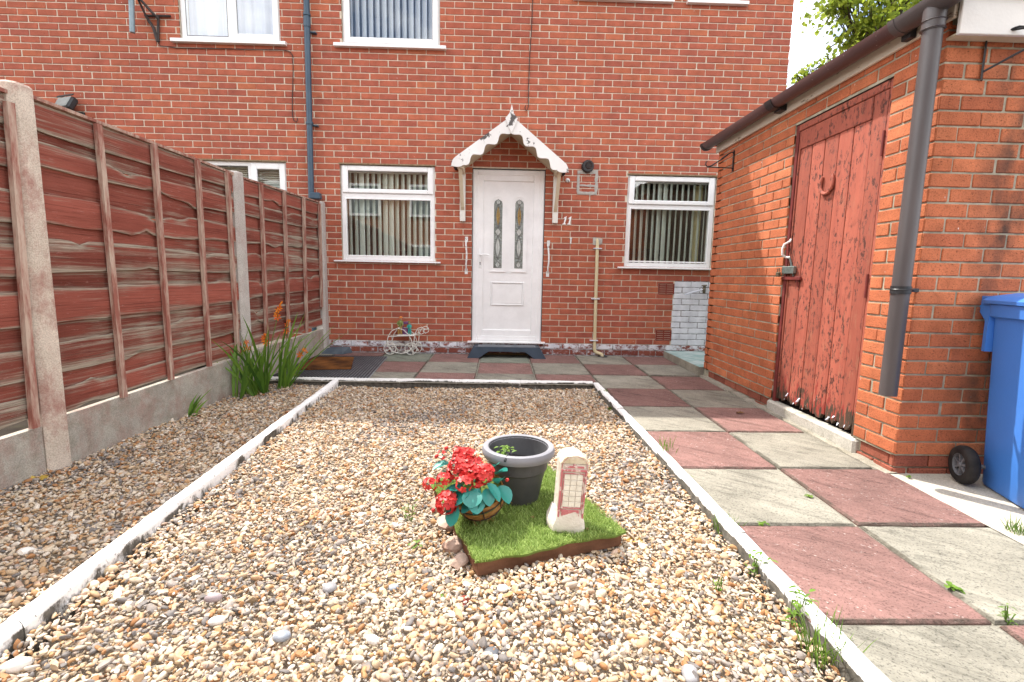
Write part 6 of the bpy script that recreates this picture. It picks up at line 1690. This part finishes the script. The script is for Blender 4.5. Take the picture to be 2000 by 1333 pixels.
b1 = at_g(514, 768, -.062); b2 = at_g(494, 772, -.062); b3 = at_g(552, 760, -.062); b4 = at_g(447, 784, -.062)
cr = clump('clump of orange flowering crocosmia with sword shaped leaves beside the fence post', [(tuple(b1), 24, .78, .50, 1.2, 3.1), (tuple(b2), 20, .68, .60, 2.6, 2.6), (tuple(b3), 24, .78, .62, .4, 1.6), (tuple(b4+Vector((.04, .05, 0))), 8, .78, .35, 1.0, 1.2)])
def spray(base, tip, n, label=None):
    """a wiry stem with orange trumpets along its arching end"""
    base, tip = Vector(base), Vector(tip); mb = MB(); mb.cur = .4
    mid = base.lerp(tip, .75)+Vector((0, 0, .06)); end = tip
    pts = [base, base.lerp(mid, .5)+Vector((-.01, 0, .02)), mid, mid.lerp(end, .5)+Vector((0, 0, .03)), end]
    mb.tube(pts, .003, 5, rs=[.004, .0035, .003, .002, .0015]); mb.build('stem', M['croc'], cr)
    for k in range(n):
        t = k/max(1, n-1); c = mid.lerp(end, t)+Vector((0, 0, .03*math.sin(PI*t)+.008)); mb = MB(); mb.cur = uni(0, 1)
        s = .034*(1-.55*t)
        if k < max(3, n//2):
            ax = Vector((uni(-.4, .8), -.8, uni(.1, .7))).normalized(); o = ax.orthogonal().normalized(); u = ax.cross(o)
            for q in range(6):
                a = 2*PI*q/6; e = o*math.cos(a)+u*math.sin(a); f = ax.cross(e); mb.cur = uni(0, 1)
                mb.face([mb.pt(c), mb.pt(c+e*s*.6+ax*s*.5+f*s*.22), mb.pt(c+e*s*1.15+ax*s*.62), mb.pt(c+e*s*.6+ax*s*.5-f*s*.22)])
            mb.tube([c-ax*s*.7, c], .003, 5)
        else: mb.blob(c, .007, 6, 4, sc=(1, 1, 1.5))
        mb.build('flower', M['orange'], cr)
yb1 = b1.y
def ay(x, y, dy=0): return at_y(x, y, yb1+dy)
spray(b1, ay(551, 592, .12), 8); spray(b1+Vector((.03, 0, 0)), ay(518, 656, -.10), 7); spray(b3, ay(565, 628, .2), 4); spray(b3, ay(600, 690, .25), 3); spray(b2, ay(480, 672, -.05), 3)
c5 = at_g(362, 815, -.085)
clump('small crocosmia shoot of a few blades in the gravel by the fence', [(tuple(c5), 7, .34, .42, .9, 1.4), (tuple(c5+Vector((.03, -.02, 0))), 3, .22, 1.15, -.4, .5)])
c6 = at_g(452, 768, -.085)
def weed(label, px, py, z0, n, size, kind='leafy', name='weed'):
    c = at_g(px, py, z0); t = thing(name, label, 'weed', tuple(c), 'weeds along the gravel and paving')
    mb = MB()
    for i in range(n):
        a = uni(0, 2*PI); mb.cur = uni(.2, 1)
        if kind == 'grass': blade(mb, c+Vector((uni(-.5, .5)*size, uni(-.5, .5)*size, -.005)), a, uni(.05, .6), size*uni(.6, 1.4), .0035, uni(0, .3), 4, 0)
        elif kind == 'rosette': small_leaf(mb, c+Vector((uni(-.3, .3)*size, uni(-.3, .3)*size, .004)), (math.cos(a), math.sin(a), uni(.05, .5)), size*uni(.4, .8), size*uni(.25, .4))
        else:
            h = uni(0, 1)*size*1.1; o = Vector((uni(-.35, .35)*size, uni(-.35, .35)*size, h)); small_leaf(mb, c+o, (math.cos(a), math.sin(a), uni(-.1, .7)), size*uni(.22, .42), size*uni(.07, .13))
    mb.build('leaf_cluster', M['drygrass' if kind == 'dry' else 'weed'], t)
    if kind == 'leafy':
        mb = MB(); mb.cur = .5
        for i in range(5): mb.tube([c+Vector((uni(-.2, .2)*size, uni(-.2, .2)*size, -.01)), c+Vector((uni(-.35, .35)*size, uni(-.35, .35)*size, size*uni(.7, 1.2)))], .0015, 4)
        mb.build('stem', M['weed'], t)
WD = [('leafy weed at the far right corner of the gravel', 1160, 757, -.06, 26, .05, 'leafy'), ('low weed at the left end of the back kerb corner', 1140, 760, -.07, 14, .045, 'rosette'), ('spreading green weed below the first kerb stone on the right', 1180, 778, -.055, 40, .075, 'leafy'),
      ('thin grassy weed growing from the path edge beside the kerb joint', 1300, 880, .0, 22, .11, 'grass'), ('leafy weed at the foot of the kerb level with the telephone box', 1345, 955, -.05, 30, .06, 'leafy'), ('dry grass tuft at the foot of the kerb', 1415, 1040, -.05, 90, .08, 'grass'),
      ('upright weed with pointed leaves below the kerb joint', 1480, 1125, -.05, 30, .085, 'leafy'), ('tall green weed at the kerb near the bottom of the picture', 1560, 1215, -.05, 46, .10, 'leafy'), ('grassy weed along the kerb at the lower right of the gravel', 1610, 1280, -.05, 90, .11, 'grass'),
      ('small weed between the grey and red slabs in the foreground', 1862, 1150, .0, 10, .05, 'rosette'), ('grass tuft in the joint at the right end of the path', 1985, 1040, -.0, 60, .06, 'grass'), ('weed with reddish stems at the right edge by the last slab', 1965, 1215, -.01, 30, .05, 'leafy'),
      ('tiny clover by the plinth of the outbuilding corner', 1707, 892, -.0, 14, .035, 'rosette'), ('tiny weed on the concrete in front of the outbuilding corner', 1776, 932, .006, 10, .03, 'rosette'), ('green sprig in the gravel left of the flower basket', 800, 1015, -.062, 16, .075, 'leafy'), ('small seedling in the gravel between mat and left kerb', 812, 1065, -.062, 8, .045, 'rosette'),
      ('yellow-green sprig in the gravel beside the right kerb', 1400, 1155, -.062, 10, .05, 'leafy'), ('small weed on the path joint near the outbuilding', 1580, 970, .0, 10, .03, 'rosette'), ('small bright seedling in the gravel in the foreground', 865, 1170, -.062, 6, .03, 'rosette'), ('weed on the red slab edge beside the kerb', 1490, 1024, .0, 9, .035, 'rosette')]
for (lb, x, y, z0, n, s, k) in WD: weed(lb, x, y, z0, n, s, k)
# moss cushion by the kerb and on the left kerb
def moss(label, px, py, z0, R, n):
    c = at_g(px, py, z0); mb = MB()
    for i in range(n):
        a = uni(0, 2*PI); rr = R*math.sqrt(rnd()); h = .45*R*(1-(rr/R)**2); p = c+Vector((rr*math.cos(a), rr*1.3*math.sin(a), h)); mb.cur = rnd(); s = uni(.004, .009); d = Vector((uni(-1, 1), uni(-1, 1), uni(.4, 1.4))).normalized(); o = d.orthogonal().normalized()*s*.5; q = d.cross(o)
        mb.face([mb.pt(p+o), mb.pt(p-o*.5+q), mb.pt(p+d*s)]); mb.face([mb.pt(p-o), mb.pt(p+q), mb.pt(p+d*s)])
    mb.blob(c, R*.8, 12, 6, .004, (1, 1.3, .4)); o = mb.build('moss', M['moss']); tag(o, label, 'moss'); o['kind'] = 'stuff'
moss('rounded moss cushion against the right kerb at the far end of the gravel', 1200, 802, -.055, .06, 500)
moss('small yellow moss tuft at the foot of the left kerb', 566, 832, -.07, .028, 160)
# dead leaves
def dead_leaf(label, px, py, z0, s, mat='dead', crinkle=.3):
    c = at_g(px, py, z0); mb = MB(); a = uni(0, 2*PI); n = 10
    ctr = mb.pt(c+Vector((0, 0, .004))); o = []
    for k in range(n):
        t = 2*PI*k/n; r = s*(.55+.35*math.cos(t)+.25*abs(math.cos(2.5*t))); o.append(mb.pt(c+Vector((r*math.cos(t+a), r*.7*math.sin(t+a), .004+s*crinkle*abs(math.sin(1.5*t+a))))))
    for k in range(n): mb.cur = uni(0, 1); mb.face((ctr, o[k], o[(k+1) % n]))
    tag(mb.build('dead_leaf', M[mat]), label, 'leaf', 'dead leaves on the ground')
for lb, x, y, z0, s, mt_ in (('curled brown leaf on the red slab in front of the outbuilding door', 1443, 808, .004, .040, 'dead'), ('pale brown leaf on the black mat below the doormat', 582, 735, .018, .05, 'dead'), ('yellow leaf at the right corner of the grass mat', 1240, 1058, -.07, .045, 'yleaf'), ('brown leaf at the end of the path by the plinth of the green step', 1290, 688, .01, .06, 'dead'),
    ('brown leaf beside the kerb of the green step', 1305, 692, .008, .045, 'dead'), ('leaf heaped at the side of the green step', 1322, 702, .006, .05, 'dead'), ('small leaf near the far corner of the outbuilding', 1333, 708, .006, .04, 'dead'), ('dry leaf on the grass mat left of the telephone box', 1042, 1013, -.006, .014, 'dead'), ('second small dry leaf at the foot of the telephone box', 1148, 1036, -.006, .014, 'dead'), ('yellowed leaf at the foot of the near fence post', 72, 938, -.06, .06, 'yleaf')):
    dead_leaf(lb, x, y, z0, s, mt_)
# the larger pebbles one can tell apart
def pebble(label, px, py, L, ratio, col, az):
    c = at_g(px, py, -.050); mb = MB(); mb.M = Matrix.Translation(c) @ Matrix.Rotation(az, 4, 'Z') @ Matrix.Rotation(uni(-.25, .25), 4, 'X'); mb.blob((0, 0, 0), L/2, 14, 9, .0006, (1, ratio, .55))
    nm = 'pebble '+col
    if nm not in M:
        cc = {'white': ((.55, .52, .47), (.68, .65, .60)), 'grey': ((.22, .215, .22), (.32, .31, .315)), 'dark': ((.075, .08, .09), (.13, .135, .145)), 'tan': ((.45, .33, .19), (.58, .46, .30)), 'blue': ((.20, .225, .26), (.38, .40, .43)), 'mauve': ((.28, .22, .23), (.38, .31, .31)), 'cream': ((.58, .50, .36), (.68, .61, .47))}[col]
        M[nm] = simple(nm, cc[0], cc[1], 30, .6, .35, .1)
    tag(mb.build('pebble', M[nm], smooth=True), label, 'pebble', 'larger pebbles on the gravel')
for a in (('smooth white oval pebble in front of the grass mat', 982, 1150, .042, .8, 'white', .2), ('dark grey round pebble in the foreground gravel', 960, 1276, .048, .9, 'dark', .3), ('bright white pebble left of the dark grey round one', 728, 1250, .05, .6, 'white', -.5), ('mid grey round pebble in the left half of the gravel', 644, 1148, .05, .9, 'grey', .2),
          ('pale blue-grey pebble next to the grey round one', 768, 1148, .040, .8, 'blue', .4), ('striped blue-grey pebble near the lower left', 550, 1243, .055, .75, 'blue', .1), ('white flat pebble in the lower left gravel', 423, 1213, .05, .75, 'white', .3), ('long mauve pebble left of the centre', 417, 1168, .058, .55, 'mauve', .2),
          ('tan oval pebble against the left kerb', 212, 1114, .062, .6, 'tan', .3), ('cream pebble under the tan one by the left kerb', 178, 1143, .05, .8, 'cream', .1), ('large white oval pebble in the bottom left corner', 32, 1300, .07, .6, 'white', .4), ('big white stone in the shaded strip by the fence', 51, 1078, .062, .75, 'white', .1),
          ('grey upright pebble at the bottom right of the gravel', 1348, 1318, .07, .7, 'grey', 1.2), ('round pale pebble right of the telephone box', 1157, 961, .034, .9, 'white', 0), ('slate blue pebble right of the grass mat', 1200, 995, .040, .6, 'blue', -.3), ('grey pebble beside the telephone box roof', 1160, 930, .036, .7, 'grey', .2)):
    pebble(*a)

# ------------------------------------------------------------------ tree behind the outbuilding
def tree(label, base, H, lobes, nleaf, seed, sz=(.05, .085)):
    r = random.Random(seed); base = Vector(base); t = thing('tree', label, 'tree', tuple(base))
    mb = MB(); tp = base+Vector((0, 0, H*.8)); mb.tube([base, base+Vector((.05, .05, H*.3)), base+Vector((-.1, .1, H*.55)), tp], .2, 10, rs=[.24, .19, .13, .04]); mb.build('trunk', M['bark'], t, smooth=True)
    v_ = []; f_ = []; ti = []
    tot = sum(l[1]**2 for l in lobes)
    for (c, R) in lobes:
        c = Vector(c); mb = MB(); s0 = base+Vector((0, 0, max(1.2, min(H*.6, c.z*.6)))); mb.tube([s0, s0.lerp(c, .5)+Vector((0, 0, .25)), c], .05, 6, rs=[.07, .045, .012])
        tw = [c]
        for q in range(16):
            d = Vector((r.gauss(0, 1), r.gauss(0, 1), r.gauss(0, .7))).normalized(); e = c+d*R*r.uniform(.6, 1.0); mb.tube([s0.lerp(c, r.uniform(.6, .98)), c.lerp(e, .5)+Vector((0, 0, .05)), e], .008, 4, rs=[.014, .008, .003]); tw += [c.lerp(e, k/5) for k in range(1, 6)]
        mb.build('limb', M['bark'], t)
        for i in range(int(nleaf*R*R/tot)):
            p = r.choice(tw)+Vector((r.gauss(0, .11), r.gauss(0, .11), r.gauss(0, .09)))*(.6+R*.5)
            s = r.uniform(*sz); d = Vector((r.gauss(0, 1), r.gauss(0, 1), r.gauss(-.5, .6))).normalized(); o = d.orthogonal().normalized(); rot = r.uniform(0, 6.3); u = d.cross(o); o, u = o*math.cos(rot)+u*math.sin(rot), u*math.cos(rot)-o*math.sin(rot)
            k = len(v_); tint = min(1, max(0, r.gauss(.5, .25)))
            lob = ((0, 0), (.35, .12), (.30, .32), (.62, .30), (.46, .55), (.30, .60), (.14, 1.0)); n = u.cross(d)
            L = [p+d*s*b+u*s*a*.9+n*s*.12*abs(a) for a, b in lob]; Rr = [p+d*s*b-u*s*a*.9+n*s*.12*abs(a) for a, b in lob[1:]]
            v_ += L+Rr+[p+d*s*.5]; m = k+13
            idx = [k+q for q in range(7)]+[k+12, k+11, k+10, k+9, k+8, k+7]
            for a, b in ((0, 1), (1, 3), (3, 4), (4, 6), (6, 7), (7, 9), (9, 10), (10, 12), (12, 0)):
                f_.append((m, idx[a], idx[b])); ti.append(tint)
    mb = MB(); mb.v = v_; mb.f = f_; mb.t = ti; mb.e = [0]*len(v_); mb.build('crown', M['tree_leaf'], t)
    return t
def sky_pt(x, y, Y): return at_y(x, y, Y)
Y0 = 2.2
lob = [(sky_pt(1660, -10, Y0), .62), (sky_pt(1620, -60, Y0+.6), .8), (sky_pt(1700, 45, Y0-.2), .62), (sky_pt(1760, -20, Y0-.4), .75), (sky_pt(1665, 75, Y0), .40), (sky_pt(1615, 130, Y0+.5), .30), (sky_pt(1568, 152, Y0+.9), .28), (sky_pt(1600, 165, Y0+.5), .22), (sky_pt(1850, -60, Y0), 1.0), (sky_pt(1740, -110, Y0+.8), 1.1), (sky_pt(1820, 60, Y0), .7)]
tree('sunlit sycamore tree showing above the outbuilding roof', (10.2, 4.2, -.2), 7.5, lob, 6200, 4)

# ------------------------------------------------------------------ across the garden, behind the viewer: it shows as reflections in the glass
ob_ = thing('opposite_house', 'sunlit brick house across the gardens mirrored in the window panes', 'house', (0, -13, 0))
def rough_brick(name, c1, c2, mo):
    n = NT(name); b = n.new('TexBrick'); mpn = n.new('Mapping'); mpn.inputs['Rotation'].default_value = (PI/2, 0, 0); n.l.new(n.pos(), mpn.inputs['Vector']); n.l.new(mpn.outputs['Vector'], b.inputs['Vector'])
    b.inputs['Scale'].default_value = 1.0; b.inputs['Brick Width'].default_value = .225; b.inputs['Row Height'].default_value = .075; b.inputs['Mortar Size'].default_value = .006
    b.inputs['Color1'].default_value = c1+(1,); b.inputs['Color2'].default_value = c2+(1,); b.inputs['Mortar'].default_value = mo+(1,); return n.fin(b.outputs['Color'], .9, .2)
M['far_brick'] = rough_brick('far brick', (.26, .10, .05), (.34, .15, .07), (.4, .34, .27))
mb = MB(); mb.box(-12, 4.5, -20, -13, -.3, 5.0); mb.build('wall', M['far_brick'], ob_)
mb = MB(); mb.prism([(-12.2, -12.7, 5.0), (-12.2, -20.3, 5.0), (-12.2, -16.5, 7.4)], (17, 0, 0)); mb.build('roof', M['tile'], ob_)
for (x, z, a, b) in ((-3.2, .9, 1.2, 1.2), (-1.1, 0.1, .95, 2.05), (-6.2, .9, 1.5, 1.2), (-3.2, 3.2, 1.2, 1.2), (-.9, 3.2, 1.2, 1.2), (-6.2, 3.2, 1.5, 1.2), (1.6, .9, 1.4, 1.2), (1.6, 3.2, 1.4, 1.2)):
    mb = MB(); bars(mb, x-a/2, x+a/2, z, z+b, .09, -12.98, -12.93, 0); f = mb.build('window', M['upvc'], ob_); mb = MB(); mb.box(x-a/2+.09, x+a/2-.09, -12.98, -12.96, z+.09, z+b-.09); mb.build('pane', M['lampglass'], f)
tree('leafy tree across the gardens mirrored in the right window', (8.4, -13.5, -.2), 6.5, [(Vector((8.4, -13.5, 3.2)), 1.3), (Vector((7.4, -13.2, 2.6)), .9), (Vector((9.6, -13.2, 2.7)), 1.1), (Vector((8.9, -13.4, 3.6)), .7), (Vector((6.6, -13.3, 2.2)), .7)], 2600, 9, (.10, .17))
